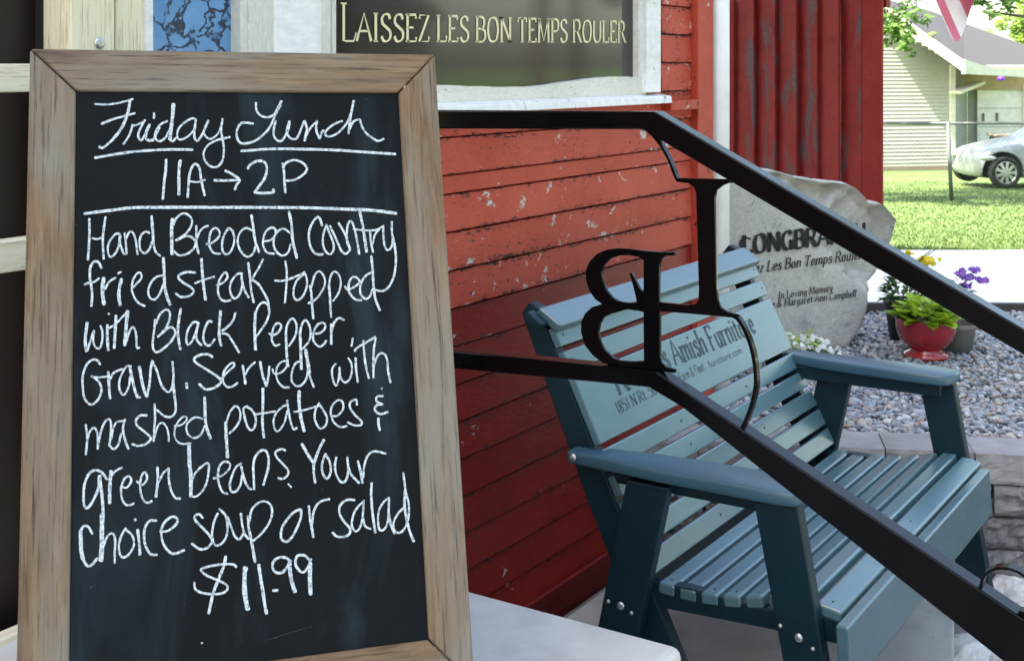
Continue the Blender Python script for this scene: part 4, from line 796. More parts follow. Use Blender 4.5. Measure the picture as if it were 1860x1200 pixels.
# pebbles
ico = bmesh.new(); bmesh.ops.create_icosphere(ico, subdivisions=1, radius=1); iv = [v.co.copy() for v in ico.verts]; if_ = [tuple(v.index for v in f.verts) for f in ico.faces]; ico.free()
ico = bmesh.new(); bmesh.ops.create_icosphere(ico, subdivisions=2, radius=1); iv2 = [v.co.copy() for v in ico.verts]; if2 = [tuple(v.index for v in f.verts) for f in ico.faces]; ico.free()
V, Fc = [], []; rp_ = random.Random(11)
def inpoly(p, poly):
    c = False; n = len(poly)
    for i in range(n):
        a, b = poly[i], poly[i-1]
        if (a.y > p.y) != (b.y > p.y) and p.x < (b.x-a.x)*(p.y-a.y)/(b.y-a.y)+a.x: c = not c
    return c
inner = [sA-wn_*.20, w0+wdir*2.2-wn_*.20, cw(3.2, 6.66), cw(.5, 6.72), Vector((4.42,.9,0)), Vector((4.42,.02,0))]
cnt = 0
for layer, (num, r0, r1, z_) in enumerate(((14500,.008,.0150,TOPZ-.027), (9500,.007,.0165,TOPZ-.014))):
    for i in range(num):
        zc = rp_.uniform(4.3, 6.7); xc = rp_.uniform(.10, .43)*zc; p = cw(xc, zc)
        if not inpoly(p, inner): continue
        r = rp_.uniform(r0, r1); sx, sy, sz = r*rp_.uniform(.9,1.5), r*rp_.uniform(.75,1.1), r*rp_.uniform(.5,.8)
        R = Matrix.Rotation(rp_.uniform(0, PI), 3, 'Z') @ Matrix.Rotation(rp_.gauss(0,.35), 3, 'X') @ Matrix.Rotation(rp_.gauss(0,.35), 3, 'Y')
        c = Vector((p.x, p.y, z_+rp_.uniform(-.005,.006))); k = len(V); base = (iv2, if2) if zc < 4.9 else (iv, if_)
        jit = rp_.uniform(0, 99)
        for v in base[0]:
            m_ = 1+.22*mnoise.noise(v*1.3+Vector((jit, 0, 0))); V.append(c+R @ Vector((v.x*sx*m_, v.y*sy*m_, v.z*sz*m_)))
        for f in base[1]: Fc.append(tuple(q+k for q in f))
        cnt += 1
print('pebbles', cnt, len(Fc))
tag(mesh('river_pebbles', V, Fc, M_peb, sm=True), 'mixed blue grey tan and white river pebbles filling the raised bed', 'pebbles', kind='stuff')
# boulder
hb = (RGT*math.sin(math.radians(60.6))+FWD*math.cos(math.radians(60.6))).normalized(); nbld = (RGT*.491-FWD*.871).normalized()
Pb = cw((1470-CX)/F*5.72, 5.72, .3)
out = [(1312,326),(1345,318),(1395,312),(1420,312),(1440,317),(1462,326),(1480,331),(1505,336),(1530,335),(1552,338),(1567,344),(1580,356),(1590,369),(1612,377),(1625,391),(1637,404),(1632,434),(1621,455),(1612,472),(1600,496),(1584,511),(1589,526),(1585,543),(1580,571),(1568,602),(1553,620),(1540,640),(1440,650),(1340,650),(1322,600),(1310,520),(1306,430),(1306,370)]
bo = empty('memorial_boulder', Pb, 'large pale grey boulder with engraved black lettering in the pebble bed', 'boulder')
OL = [hit(x, y, Pb, nbld) for x, y in out]
O2 = []
for i, q in enumerate(OL):
    r = OL[(i+1) % len(OL)]; m_ = max(1, int((r-q).length/.018))
    for k in range(m_): O2.append(q+(r-q)*k/m_)
cen = hit(1462, 480, Pb, nbld); nO = len(O2); V = []; Fc = []
RING = [(1.0,-.24,.010),(1.03,-.16,.012),(1.03,-.09,.010),(1.0,-.035,.010),(.955,-.004,.006),(.90,.004,.002),(.75,.006,.0012),(.5,.006,.001),(.25,.006,.001)]
def up_w(q):                                                     # the broken, bevelled upper right shoulder
    d = q-cen; a = d.dot(hb); z = d.z; return max(0, min(1, (a*.9+z*1.0-.16)/.16))
for f, dep, ns_ in RING:
    for q in O2:
        d = q-cen; p = cen+d*f; w = up_w(p) if f < .97 else 0
        nz_ = Vector((mnoise.noise(p*9), mnoise.noise(p*9+Vector((7,0,0))), mnoise.noise(p*9+Vector((0,7,0)))))*ns_*1.6
        V.append(p+nbld*(dep-w*.10+w*.07*mnoise.noise(p*11)+w*.03*mnoise.noise(p*31))+nz_)
V.append(cen+nbld*.006)
for r in range(len(RING)-1):
    for i in range(nO): a, b_ = r*nO+i, r*nO+(i+1) % nO; Fc.append((a, b_, b_+nO, a+nO))
r = len(RING)-1
for i in range(nO): Fc.append((r*nO+i, r*nO+(i+1) % nO, len(V)-1))
Fc.append(tuple(range(nO))[::-1])
me = bpy.data.meshes.new('stone'); me.from_pydata([tuple(v) for v in V], [], Fc); bmm = bmesh.new(); bmm.from_mesh(me); bmesh.ops.recalc_face_normals(bmm, faces=bmm.faces); bmm.to_mesh(me); bmm.free(); smooth(me)
link('stone', me, bo, None, (M_rock,))
def stone_text(txt, a2, b2, cap_px, **kw):
    off = .0125; pl = Pb+nbld*off; a = hit(*a2, pl, nbld); b_ = hit(*b2, pl, nbld); top = hit(a2[0], a2[1]-cap_px, pl, nbld)
    _, L = lettering(txt, lambda x, y: Vector((0,0,0)), **kw); u = (b_-a)/L; v = Vector((0,0,(top.z-a.z)/10))
    ws, _ = lettering(txt, lambda x, y: a+u*x+v*y, **kw)
    for V, Fc in ws: mesh('engraved_word', V, Fc, M_engrave, bo)
stone_text('LONGBRANCH', (1349,462), (1574,436), 33, thick=3.0, thin=.9)
V, Fc = [], []      # curl on the initial
pl = Pb+nbld*.0125
stroke_quads(V, Fc, [(q.x, q.y) for q in catmull([Vector((a,b,0)) for a, b in ((1364,434),(1354,432),(1346,438),(1345,446),(1350,449),(1353,444))], 5)], lambda a, b: 3.4, lambda x, y: hit(x, y, pl, nbld)); mesh('engraved_word', V, Fc, M_engrave, bo)
stone_text('Laissez Les Bon Temps Rouler', (1328,501), (1566,470), 19, thick=1.9, thin=.7, slant=.22)
stone_text('In Loving Memory', (1414,543), (1514,528), 13, thick=1.7, thin=.7, slant=.12)
stone_text('e & Margaret Ann Campbell', (1402,559), (1556,538), 13, thick=1.7, thin=.7, slant=.12)
# bowl planter
def leaf(V, Fc, base, d, up, L, w, cup=.2):
    s = d.cross(up).normalized(); k = len(V)
    pts = [base, base+d*L*.35+s*w+up*L*.05, base+d*L*.35-s*w+up*L*.05, base+d*L*.7+s*w*.8+up*(-cup*L*.1), base+d*L*.7-s*w*.8-up*cup*L*.1, base+d*L-up*cup*L*.6, base+d*L*.35-up*w*.35, base+d*L*.7-up*(w*.3+cup*L*.1)]
    V += pts; Fc += [(k,k+1,k+6),(k,k+6,k+2),(k+1,k+3,k+7,k+6),(k+6,k+7,k+4,k+2),(k+3,k+5,k+7),(k+7,k+5,k+4)]
def clump(name, c, rad, hgt, n, L, w, mat, parent, rr, down=.3):
    V, Fc = [], []
    for i in range(n):
        a = rr.uniform(0, 2*PI); r = rad*math.sqrt(rr.random()); p = c+Vector((r*math.cos(a), r*math.sin(a), hgt*(1-(r/rad)**2)*rr.uniform(.4,1)+.01))
        d = Vector((math.cos(a)+rr.gauss(0,.5), math.sin(a)+rr.gauss(0,.5), rr.uniform(-down,.7))).normalized(); up = (Vector((0,0,1))-d*d.z).normalized()
        s = rr.uniform(.6,1.2); leaf(V, Fc, p, d, up, L*s, w*s)
    return mesh(name, V, Fc, mat, parent, sm=True)
Db = F*(CAM.z-TOPZ)/(643-CY0); bc = cw((1682-CX)/F*Db, Db, TOPZ-.012); k_ = Db/F
pb = empty('bowl_planter', bc, 'glossy dark red footed bowl planter on the pebbles', 'planter')
R0 = 54*k_
lathe('bowl', [(0,.0),(R0*.72,0),(R0*.76,.006),(R0*.70,.022),(R0*.50,.034),(R0*.52,.040),(R0*.72,.058),(R0*.88,.085),(R0*.97,.12),(R0*.985,.15),(R0*1.0,.166),(R0*1.0,.172),(R0*.95,.172),(R0*.93,.15),(0,.148)], M_bowl, pb, bc, 56)
lathe('soil', [(0,.158),(R0*.93,.152)], M_soil, pb, bc, 24)
pt = empty('lime_plant', bc+Vector((0,0,.15)), 'bright lime green leafy plant growing in the red bowl', 'plant'); rl = random.Random(5)
clump('leaves', bc+Vector((-.02,0,.16)), R0*.85, .085, 120, .07, .027, M_lime, pt, rl)
clump('inner_leaves', bc+Vector((0,0,.15)), R0*.75, .05, 60, .06, .014, M_green, pt, rl)
# black pot behind with yellow flowers
def flower(V, Fc, c, r, n, rr, nrm):
    t_ = nrm.orthogonal().normalized(); s = nrm.cross(t_)
    for i in range(n):
        a = 2*PI*i/n+rr.uniform(-.2,.2); d = t_*math.cos(a)+s*math.sin(a); e_ = nrm.cross(d); k = len(V)
        V += [c, c+d*r*.6+e_*r*.42+nrm*r*.1, c+d*r+nrm*r*.05, c+d*r*.6-e_*r*.42+nrm*r*.1]; Fc.append((k,k+1,k+2,k+3))
def flowers(name, c, rad, hgt, n, r, mat, parent, rr):
    V, Fc = [], []
    for i in range(n):
        p = c+Vector((rr.gauss(0, rad*.5), rr.gauss(0, rad*.5), rr.uniform(0, hgt))); nrm = (-FWD*.7+Vector((rr.gauss(0,.4), rr.gauss(0,.4), rr.uniform(.1,.9)))).normalized(); flower(V, Fc, p, r*rr.uniform(.7,1.15), 6, rr, nrm)
    return mesh(name, V, Fc, mat, parent)
b2 = cw((1640-CX)/F*6.0, 6.0, TOPZ-.012); p2 = empty('black_pot', b2, 'black pot half hidden behind the red bowl', 'pot')
lathe('pot', [(0,0),(.060,0),(.082,.16),(.090,.165),(.090,.185),(.076,.185),(.074,.16),(0,.16)], M_potblack, p2, b2, 32)
y2 = empty('yellow_flower_plant', b2+Vector((0,0,.17)), 'yellow flowering plant in the black pot behind the red bowl', 'plant')
clump('leaves', b2+Vector((0,0,.17)), .08, .16, 150, .05, .010, M_green, y2, rl)
fb = atD(1683, 482, 6.0); flowers('flower_head', fb, .035, .04, 26, .016, M_yellow, y2, rl); flowers('flower_head', atD(1651, 462, 6.0), .02, .015, 8, .014, M_yellow, y2, rl)
V, Fc = [], []
for px_, py_ in ((1683,490),(1651,466),(1690,455),(1700,452)):
    q, f_ = tube_vf([b2+Vector((0,0,.2)), (b2+Vector((0,0,.3))+atD(px_, py_, 6.0))/2, atD(px_, py_, 6.0)], .0025, 5); k = len(V); V += q; Fc += [tuple(i+k for i in f) for f in f_]
mesh('stems', V, Fc, M_stem, y2)
b3 = cw((1742-CX)/F*5.75, 5.75, TOPZ-.012); p3 = empty('stone_pot', b3, 'weathered grey stone pot to the right of the red bowl', 'pot')
lathe('pot', [(0,0),(.055,0),(.07,.10),(.078,.105),(.078,.125),(.066,.125),(.064,.10),(0,.10)], M_potgrey, p3, b3, 28)
y3 = empty('purple_petunia', b3+Vector((0,0,.12)), 'purple flowering petunia rising from the grey stone pot', 'plant')
clump('leaves', b3+Vector((0,0,.12)), .075, .20, 170, .045, .009, M_green, y3, rl)
for px_, py_, n_ in ((1745,497,9), (1762,506,10), (1755,520,8), (1785,512,8), (1770,492,4)): flowers('flower_head', atD(px_, py_, 5.72), .02, .01, n_, .018, M_purple, y3, rl)
# white alyssum at the foot of the boulder
for i, (px_, py_) in enumerate(((1462,612), (1490,621), (1517,630))):
    dp_ = 5.40-.07*i; c = cw((px_-CX)/F*dp_, dp_, TOPZ+.02-.012*i); fl = empty('white_flower_clump', c, ['widest clump of small white flowers beside the bench back', 'small clump of white flowers midway along the boulder foot', 'smallest clump of white flowers nearest the red bowl'][i], 'flowers', 'white flowers at the boulder foot')
    clump('leaves', c+Vector((0,0,.01)), .095-.016*i, .095-.018*i, 220-45*i, .045, .007, M_green if i else M_lime, fl, rl); flowers('blossoms', c+Vector((0,0,.035)), .10-.018*i, .07-.012*i, 110-22*i, .013, M_petalw, fl, rl)
# white rocks on the lower ground by the foot of the wall
for i, (px_, py_, sx, sy, sz) in enumerate(((1778,1085,.075,.07,.06), (1835,1075,.085,.08,.05), (1855,1120,.10,.08,.05), (1800,1130,.09,.07,.04), (1832,1185,.10,.08,.05), (1905,1165,.10,.09,.06), (1890,1060,.09,.06,.05), (1762,1190,.10,.07,.05))):
    c = atZ(px_, py_, -.135); V = []
    for v in iv2: m_ = 1+.28*mnoise.noise(v*1.6+Vector((i*9, 0, 0))); V.append(c+Vector((v.x*sx*m_, v.y*sy*m_, v.z*sz*m_)))
    lab = ['white rock behind the railing scroll next to the bench leg', 'rounded white rock framed inside the railing scroll', 'flat white rock under the railing scroll at the picture edge', 'low white rock between the scroll base and the bench leg', 'white rock below the scroll near the lower rail', 'white rock just outside the picture beside the scroll', 'white rock against the foot of the block wall', 'grey white rock below the lower rail beside the patio edge'][i]
    o = mesh('white_rock', V, if2, M_whiterock, sm=True); tag(o, lab, 'rock', 'white rocks at the foot of the block wall')
    sd = o.modifiers.new('s', 'SUBSURF'); sd.levels = sd.render_levels = 3
    tx = bpy.data.textures.new('rock', 'CLOUDS'); tx.noise_scale = .035; tx.noise_depth = 4; dm = o.modifiers.new('d', 'DISPLACE'); dm.texture = tx; dm.strength = .03; dm.texture_coords = 'GLOBAL'

# ---------------------------------------------------------------- chain link fence
cf = empty('chain_link_fence', atD(1727, 365, 19.2), 'galvanised chain link fence crossing the lawn', 'fence')
z_ = CAM.z-(225-CY0)/F*19.2; yb = CAM.z-(366-CY0)/F*19.2
tube('top_rail', [cw(4.0,19.3,z_), cw(12,19.0,z_+.02)], .022, M_galv, cf, 6)
for px_ in (1722, 2010, 1500): tube('post', [cw((px_-CX)/F*19.2+(.05 if px_==1722 else 0), 19.2, yb), cw((px_-CX)/F*19.2, 19.2, z_+.03)], .03, M_galv, cf, 8)
V, Fc = [], []; hgt = z_-yb
def wire(a, b_):
    q, f_ = tube_vf([a, b_], .0011, 3); k = len(V); V.extend(q); Fc.extend([tuple(i+k for i in f) for f in f_])
for i in range(110):
    x = 4.5+i*.07
    for sgn in (1, -1): wire(cw(x, 19.2, yb+.03), cw(x+sgn*hgt*.9, 19.2, z_))
tag(mesh('mesh_fabric', V, Fc, M_galv, cf), kind='stuff')

# ---------------------------------------------------------------- house across the lawn
hs = empty('neighbour_house', atD(1730, 305, 34), 'cream sided ranch house with grey shingle roof and white garage door', 'house')
def D(px, py, d): return atD(px, py, d)
def quad(name, P, mat, par=hs): return mesh(name, P, [tuple(range(len(P)))], mat, par)
# gable wall A (left) with lapped siding, from px 1400 to 1732
def wallA(px, py): return hit(px, py, D(1732, 300, 34), (-(RGT*.22-FWD*.98)))
HB_, HT_ = wallA(1732,300), wallA(1732,122)
V, Fc = [], []; zb, zt2 = wallA(1600,303).z, wallA(1600,-40).z; nl = 50; step = (zt2-zb)/nl
lft, rgt = wallA(1380,200), wallA(1732,200); dA = (rgt-lft); nA = Vector((dA.y, -dA.x, 0)).normalized()
if nA.dot(FWD) > 0: nA = -nA
ecorner = wallA(1752,118).z; 
for i in range(nl):
    za = zb+i*step; zc = za+step
    # gable: right limit moves left above the eave
    e_ = 1.0 if zc < ecorner+.1 else max(.02, 1-(zc-ecorner-.1)*1.9/dA.length)
    a, b_ = Vector((lft.x,lft.y,0)), Vector((lft.x,lft.y,0))+Vector((dA.x,dA.y,0))*e_; k = len(V)
    V += [a+nA*.022+Vector((0,0,za)), b_+nA*.022+Vector((0,0,za)), b_+Vector((0,0,zc)), a+Vector((0,0,zc)), a+Vector((0,0,za)), b_+Vector((0,0,za))]; Fc += [(k,k+1,k+2,k+3), (k,k+4,k+5,k+1)]
mesh('gable_siding', V, Fc, M_siding, hs)
cpst = wallA(1728,200); box('corner_trim', (.14,.14,zt2*0+ecorner-zb), M_fascia, hs, Vector((cpst.x,cpst.y,(ecorner+zb)/2))+nA*.02, dA.normalized(), nA, (0,0,1), b=0)
f0, f1 = wallA(1380,305), wallA(1735,305); bar('foundation', Vector((f0.x,f0.y,zb-.15))-nA*.03, Vector((f1.x,f1.y,zb-.15))-nA*.03, .1, .34, M_found, hs, b=0)
# side wall going back from the corner, and recessed garage front
g0 = wallA(1733, 200); back = (FWD*.8+RGT*.42)
gA = D(1757, 200, 35.1); gB = D(1870, 200, 35.1)
def siding(name, a, b_, za, zb_, n, mat, nrm):
    V, Fc = [], []; st = (zb_-za)/n
    for i in range(n):
        z = za+i*st; k = len(V); A = Vector((a.x,a.y,0)); B = Vector((b_.x,b_.y,0))
        V += [A+nrm*.02+Vector((0,0,z)), B+nrm*.02+Vector((0,0,z)), B+Vector((0,0,z+st)), A+Vector((0,0,z+st)), A+Vector((0,0,z)), B+Vector((0,0,z))]; Fc += [(k,k+1,k+2,k+3), (k,k+4,k+5,k+1)]
    return mesh(name, V, Fc, mat, hs)
gz_ = -1.22
siding('side_siding', g0, gA, gz_, ecorner, 20, M_sidingshade, (-RGT*.3-FWD*.4).normalized())
siding('garage_wall', gA, gB, gz_, ecorner, 20, M_soffit if 0 else M_sidingshade, -FWD)
q0, q1 = D(1757,124,34.85), D(1870,150,34.85)
gt, gb_ = D(1775,163,34.95), D(1856,285,34.95)
gd = box('garage_door', ((gb_-gt).dot(RGT), .05, gt.z-gz_), M_whitep, hs, (Vector((gt.x+gb_.x, gt.y+gb_.y, gt.z+gz_))/2), RGT, FWD, (0,0,1), b=0)
for zz in (gt.z-.5, gt.z-1.0, gt.z-1.5): box('panel_groove', ((gb_-gt).dot(RGT)-.02, .012, .02), M_sidingshade, gd, Vector(((gt.x+gb_.x)/2, (gt.y+gb_.y)/2, zz))-FWD*.03, RGT, FWD, (0,0,1), b=0)
for px_ in (1786, 1811): c = D(px_, 213, 34.9); box('handle', (.05,.05,.22), M_binlid, gd, c, RGT, FWD, (0,0,1), b=0)
box('lintel', (3.0,.10,.62), M_soffit, hs, D(1818,143,34.9), RGT, FWD, (0,0,1), b=0)
box('garage_jamb', (.12,.12,gt.z-gz_+.3), M_fascia, hs, Vector((D(1862,200,34.85).x, D(1862,200,34.85).y, (gt.z+gz_)/2)), RGT, FWD, (0,0,1), b=0)
# roof
pe, pf = D(1752,120,32.8), D(1648,60,33.2); apex = D(1560,-14,33.6); far_e = D(1990,140,39); 
ridge_far = D(1960,128,52); rm = D(1745,36,46)
quadr = [pe, D(1990,138,37.5), D(2050,150,50), D(1750,42,47), D(1690,20,43), D(1590,-6,38), D(1540,-30,33.6)]
o = mesh('roof', quadr, [(0,5,6),(0,4,5),(0,3,4),(0,2,3),(0,1,2)], M_roof, hs)
sm2 = o.modifiers.new('s', 'SOLIDIFY'); sm2.thickness = .10
def rk(a, b_, w, hh, nm, mat): return bar(nm, a, b_, w, hh, mat, hs, b=0)
rk(D(1540,-29,33.55), D(1752,122,32.75), .12, .24, 'rake_board', M_fascia)
rk(D(1750,127,32.5), D(1990,142,37.2), .10, .20, 'eave_fascia', M_fascia)
prism('eave_return', [D(1752,108,32.45), D(1752,129,32.45), D(1800,130,33.4), D(1800,124,33.4)], -FWD*.05, M_fascia, hs, b=0)
bar('soffit', D(1754,131,34.5), D(1990,142,38.0), 1.2, .03, M_soffit, hs, b=0)
tube('roof_vent', [D(1663,24,42), D(1663,2,42)], .05, M_galv, hs, 6)
rk(D(1735,168,33.7), D(1779,150,34.6), .35, .08, 'porch_canopy', M_fascia)
o = box('trash_bin', (.62,.6,.62), M_bin, hs, D(1826,252,33.0)+Vector((0,0,-.22)), RGT, FWD, (0,0,1), b=.02); o.parent = None; 
tb = empty('trash_bin', D(1826,252,33.0)+Vector((0,0,-.5)), 'dark bin with brown lid standing in front of the garage', 'trash bin'); bpy.data.objects.remove(o)
box('body', (.66,.6,.75), M_bin, tb, D(1828,258,33.0)+Vector((0,0,-.2)), RGT, FWD, (0,0,1), b=.02); box('lid', (.78,.7,.07), M_binlid, tb, D(1828,245,33.0), RGT, FWD, (0,0,1), b=.02)
vi = D(1818,143,32.0); V = [vi+Vector((v.x*.10, v.y*.10, v.z*.055)) for v in iv2]; tag(mesh('violet_blob', V, if2, M_violet, sm=True), 'small violet ornament in front of the garage eave', 'blob')  # added blob for an unidentified violet mark at the garage eave

# ---------------------------------------------------------------- silver car (front end shows)
Dc = 26.6; cz0 = CAM.z-(343-CY0)/F*Dc
front_p = atD(1752, 300, Dc); cr_ = empty('parked_car', Vector((front_p.x, front_p.y, cz0)), 'silver grey sedan parked beyond the chain link fence with its front showing', 'car')
fx = (RGT*.995+FWD*.10).normalized(); fy = Vector((-fx.y, fx.x, 0)).normalized()     # fx: towards its rear, fy: away from the camera
if fy.dot(FWD) < 0: fy = -fy
def CP(x, y, z): return Vector((front_p.x, front_p.y, cz0))+fx*x+fy*y+Vector((0,0,z))
st = [(0,.55,.32,.52,.58,.8),(.03,.64,.22,.62,.70,.88),(.18,.72,.16,.72,.80,.9),(.7,.79,.15,.83,.90,.9),(1.2,.80,.17,.92,.98,.90),(1.45,.82,.17,.95,1.02,.90),(2.0,.83,.17,.96,1.36,.74),(2.6,.83,.17,.96,1.43,.72),(3.3,.83,.17,.97,1.38,.72),(3.9,.82,.18,.98,1.08,.80),(4.5,.78,.2,.95,1.02,.85),(4.85,.6,.3,.85,.88,.8)]
V, Fc = [], []
for x, hw, zb_, zs_, zt_, tw in st:
    hw = hw+.06; q = [(-hw*.93,zb_),(-hw,zb_+.10),(-hw*1.02,(zb_+zs_)/2),(-hw*.97,zs_),(-hw*tw,zt_-.03),(-hw*tw*.7,zt_),(hw*tw*.7,zt_),(hw*tw,zt_-.03),(hw*.97,zs_),(hw*1.02,(zb_+zs_)/2),(hw,zb_+.10),(hw*.93,zb_)]
    for y, z in q: V.append(CP(x+.42*(1-x/5), y+.9, z))
m_ = 12
for i in range(len(st)-1):
    for j in range(m_): a, b_ = i*m_+j, i*m_+(j+1) % m_; Fc.append((a, b_, b_+m_, a+m_))
Fc.append(tuple(range(m_))); Fc.append(tuple(range((len(st)-1)*m_, len(st)*m_))[::-1])
me = bpy.data.meshes.new('body'); me.from_pydata([tuple(v) for v in V], [], Fc); bmm = bmesh.new(); bmm.from_mesh(me); bmesh.ops.recalc_face_normals(bmm, faces=bmm.faces); bmm.to_mesh(me); bmm.free()
tmp = link('body', me, None, None, (M_carpaint, M_bin)); ss = tmp.modifiers.new('s', 'SUBSURF'); ss.levels = ss.render_levels = 2
WXs = ((1830-1752)*Dc/F, (1830-1752)*Dc/F+2.85); wr = .325; cuts = []
for x in WXs:
    V, Fc = tube_vf([CP(x,-.25,wr+.02), CP(x,.34,wr+.02)], .40, 32); c_ = mesh('cut', V, Fc, M_bin); cuts.append(c_); bo_ = tmp.modifiers.new('c', 'BOOLEAN'); bo_.object = c_; bo_.operation = 'DIFFERENCE'; bo_.solver = 'EXACT'
dg = bpy.context.evaluated_depsgraph_get(); me = bpy.data.meshes.new_from_object(tmp.evaluated_get(dg)); 
for c_ in cuts+[tmp]: bpy.data.objects.remove(c_)
smooth(me); me.name = 'body'; link('body', me, cr_, None, ())
for x in WXs:
  for yy in (.06, 1.74):
    fr_ = frame(CP(x, yy, wr), fx, Vector((0,0,1)), -fy if yy < 1 else fy)
    wh = lathe('wheel', [(0,.02),(.20,.02),(.215,.03),(.225,.05)], M_bin, cr_, (0,0,0), 32); wh.matrix_local = wm(cr_).inverted() @ fr_; WM[wh.name] = fr_
    ty = lathe('tyre', [(.222,.05),(.235,.085),(.29,.10),(.318,.085),(.325,.06),(.325,-.06),(.30,-.08)], M_tyre, wh, (0,0,0), 40); ty.matrix_local = Matrix.Identity(4)
    V, Fc = [], []
    q, f_ = tube_vf([Vector((.222*math.cos(a*PI/16), .222*math.sin(a*PI/16), .075)) for a in range(33)], .012, 6); V += q; Fc += f_
    for s_ in range(9):
        a = 2*PI*s_/9; d = Vector((math.cos(a), math.sin(a), 0)); e_ = Vector((-d.y, d.x, 0)); k = len(V)
        for r_, w_, z_2 in ((.03,.022,.085),(.215,.034,.075)):
            V += [d*r_+e_*w_+Vector((0,0,z_2)), d*r_-e_*w_+Vector((0,0,z_2)), d*r_-e_*w_+Vector((0,0,z_2-.03)), d*r_+e_*w_+Vector((0,0,z_2-.03))]
        Fc += [(k,k+1,k+5,k+4),(k+1,k+2,k+6,k+5),(k+3,k,k+4,k+7),(k,k+3,k+2,k+1)]
    k = len(V); 
    for a in range(16): V.append(Vector((.045*math.cos(a*PI/8), .045*math.sin(a*PI/8), .092)))
    Fc.append(tuple(range(k, k+16)))
    rm_ = mesh('rim', V, Fc, M_alloy, wh); rm_.matrix_local = Matrix.Identity(4)
V = [CP(.52,.05,.62)+fx*(v.x*.20)+fy*(v.y*.06)+Vector((0,0,v.z*.055)) for v in iv2]; mesh('headlight', V, if2, M_lamp, cr_, sm=True)
V = [CP(.42,1.5,.62)+fx*(v.x*.12)+fy*(v.y*.2)+Vector((0,0,v.z*.055)) for v in iv2]; mesh('headlight', V, if2, M_lamp, cr_, sm=True)
mesh('side_window', [CP(1.75,.125,1.0), CP(3.6,.125,1.02), CP(3.2,.20,1.34), CP(2.15,.20,1.33)], [(0,1,2,3)], M_carglass, cr_)

# ---------------------------------------------------------------- flag hanging into the top of the picture
Df = 7.4; fl = empty('striped_flag', atD(1738, -120, Df), 'red and white striped flag hanging down in front of the house roof', 'flag')
def FQ(u, v):   # u across the stripes, v down the cloth; the corner droops
    a, b_ = (1682, -330), (1800, -330)
    x = a[0]+(b_[0]-a[0])*u; tipy = 0+76*math.exp(-((u-.34)/.27)**2)-40*max(0, u-.5)
    y = -330+(tipy+330)*v; x += 150*(v-.93)+24*v*(.55-u)*2.0+6*math.sin(v*5+u*4)*v-6*v
    return atD(x, y, Df+.05*math.sin(u*11+v*2)*(.3+v)+.03*math.sin(v*7+u*5))
nst = 7
V, Fc, mi_ = [], [], []; nu, nv = 42, 30
for i in range(nu+1):
    for j in range(nv+1): V.append(FQ(i/nu, j/nv))
for i in range(nu):
    for j in range(nv):
        a = i*(nv+1)+j; Fc.append((a, a+1, a+nv+2, a+nv+1)); mi_.append(2 if (j < 11 and i > 18) else (0 if (i//6) % 2 == 0 else 1))
mesh('flag_cloth', V, Fc, [M_flagr, M_flagw, M_flagb], fl, sm=True, mi=mi_)
tube('flag_pole', [atD(1640,-350,Df+.02), atD(1900,-345,Df+.02)], .015, M_galv, fl, 8)

# ---------------------------------------------------------------- trees
def tree(name, label, base, H, crowns, nleaf, lsz, mat, seed, trunk_r=.18, lean=None, group='trees around the lawn'):
    rr = random.Random(seed); t = empty(name, base, label, 'tree', group); V, Fc = [], []
    main = [base+Vector((0,0,-.1)), base+Vector((rr.gauss(0,.05),rr.gauss(0,.05),H*.3)), base+Vector((rr.gauss(0,.15),rr.gauss(0,.15),H*.6)), base+Vector((rr.gauss(0,.3),rr.gauss(0,.3),H*.88))]
    def add(P, R, k=8):
        q, f_ = tube_vf(P, R, k); n_ = len(V); V.extend(q); Fc.extend([tuple(i+n_ for i in f) for f in f_])
    P = catmull(main, 4); add(P, [trunk_r*(1-.8*i/(len(P)-1)) for i in range(len(P))])
    for c, r in crowns:
        a = P[min(len(P)-1, int(len(P)*rr.uniform(.4,.7)))]; md = (a+c)/2+Vector((0,0,-.05*H*rr.random())); add(catmull([a, md, c], 3), [trunk_r*.35*(1-.8*i/6) for i in range(7)], 6)
    mesh('trunk', V, Fc, M_bark, t, sm=True)
    V2, F2 = [], []; tot = sum(r**2 for _, r in crowns)
    for c, r in crowns:
        n_ = int(nleaf*r*r/tot); sub = [(c+Vector((rr.gauss(0,1),rr.gauss(0,1),rr.gauss(0,.8)))*r*.55, r*rr.uniform(.22,.42)) for _ in range(16)]
        for i in range(n_):
            sc, sr = rr.choice(sub); d = Vector((rr.gauss(0,1),rr.gauss(0,1),rr.gauss(0,1))).normalized()*sr*rr.random()**.4; p = sc+d
            a = Vector((rr.gauss(0,1),rr.gauss(0,1),rr.gauss(0,.5))).normalized(); b__ = a.orthogonal().normalized(); s = lsz*rr.uniform(.6,1.3); k = len(V2)
            V2.extend([p-a*s, p+b__*s*.45, p+a*s, p-b__*s*.45]); F2.append((k,k+1,k+2,k+3))
    mesh('crown', V2, F2, mat, t)
    return t
def Q(px, py, d): return atD(px, py, d)
bt1 = cw((1500-CX)/F*19, 19, gz(19)-.05)
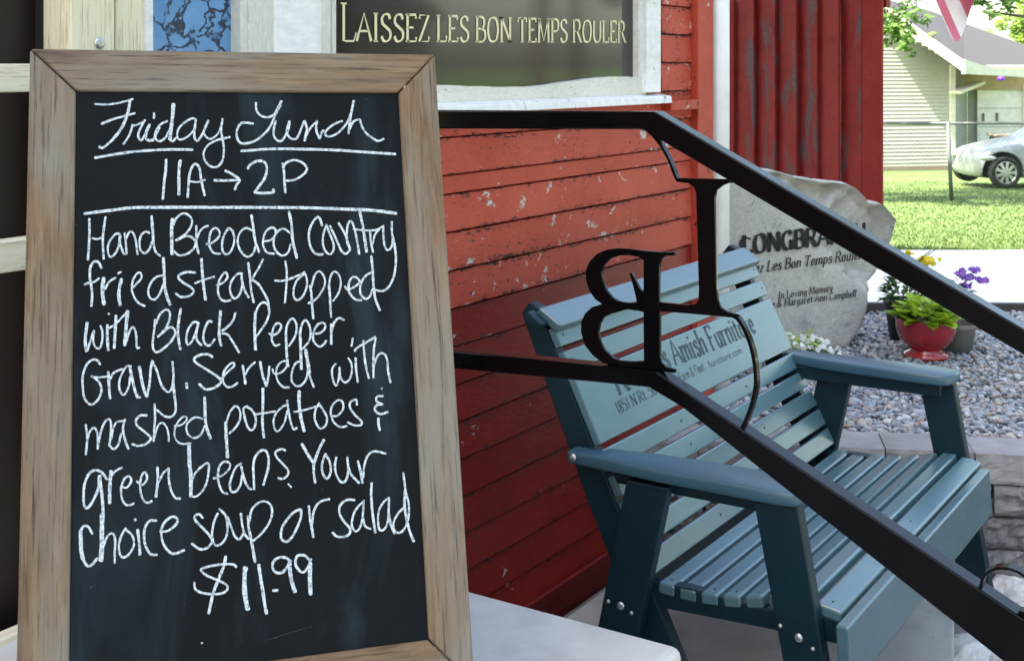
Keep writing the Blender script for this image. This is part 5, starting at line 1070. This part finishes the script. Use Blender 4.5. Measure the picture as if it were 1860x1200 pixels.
tree('leafy_tree', 'green leafy tree whose drooping branch hangs past the red fence top', bt1, 6.5,
     [(Q(1560,-120,18.5),1.2), (Q(1600,-30,17.5),.42), (Q(1612,20,17.2),.36), (Q(1632,48,17.0),.28), (Q(1655,75,16.8),.20), (Q(1600,60,17.2),.24), (Q(1480,-200,19.5),1.5), (cw(3.5,20.5,6.4),2.2), (cw(5.2,22.5,7.4),2.2), (cw(7.0,24,8.0),2.3)], 42000, .055, M_tree, 21, .2)
bt2 = cw((2060-CX)/F*21, 21, gz(21))
tree('leafy_tree', 'tree with sparse leafy twigs reaching in at the top right corner', bt2, 6.5,
     [(Q(1960,-160,20.5),1.1), (Q(1850,-10,19.5),.26), (Q(1815,2,19.3),.22), (Q(1800,22,19.2),.10), (Q(1780,-30,19.4),.3), (Q(2050,-260,20),1.4), (Q(1880,-110,20),.7), (cw(8.6,22.5,7.6),2.3), (cw(10.6,24.5,8),2.4)], 22000, .07, M_tree, 22, .2)
bt3 = cw((1885-CX)/F*58, 58, -1.5)
tree('leafy_tree', 'bright yellow green tree beyond the right end of the roof', bt3, 6, [(Q(1868,45,58),1.0), (Q(1895,70,58),1.5), (Q(1850,60,58.5),.45), (Q(1900,20,58),1.0)], 9000, .10, M_treelime, 23, .25)
# trees and a house across the street, behind the viewer: the window glass mirrors them
for i, (x, y, H, r) in enumerate(((13,-9,7,2.2), (19,-15,9,3.0), (8,-11,7,2.4), (26,-14,9,3.0), (1,-13,9,3.2), (-7,-12,10,3.4), (-14,-9,9,3.2), (33,-17,10,3.2), (14,-16,10,3.0))):
    b_ = Vector((x, y, -.15))
    tree('street_tree', ['broad street tree mirrored in the window glass', 'tallest street tree across the road', 'slim street tree behind the viewer', 'far street tree beyond the road', 'wide street tree straight behind the viewer', 'tall street tree behind the viewer to the left', 'leftmost street tree behind the viewer', 'farthest street tree to the right of the road', 'street tree in front of the beige house'][i], b_, H,
         [(b_+Vector((random.gauss(0,r*.5), random.gauss(0,r*.5), H*random.uniform(.55,.95))), r*random.uniform(.4,.6)) for _ in range(9)], 6000, .22, M_tree, 40+i, .22, group='street trees across the road')
oh = empty('street_house', Vector((22,-20,0)), 'beige house across the street mirrored in the window', 'house')
box('wall', (14,6,3.2), M_siding, oh, (24,-24,1.4), b=0); prism('roof', [Vector((16.5,-20.4,2.9)), Vector((16.5,-27.6,2.9)), Vector((16.5,-24,5.2))], (15,0,0), M_roof, oh, b=0)
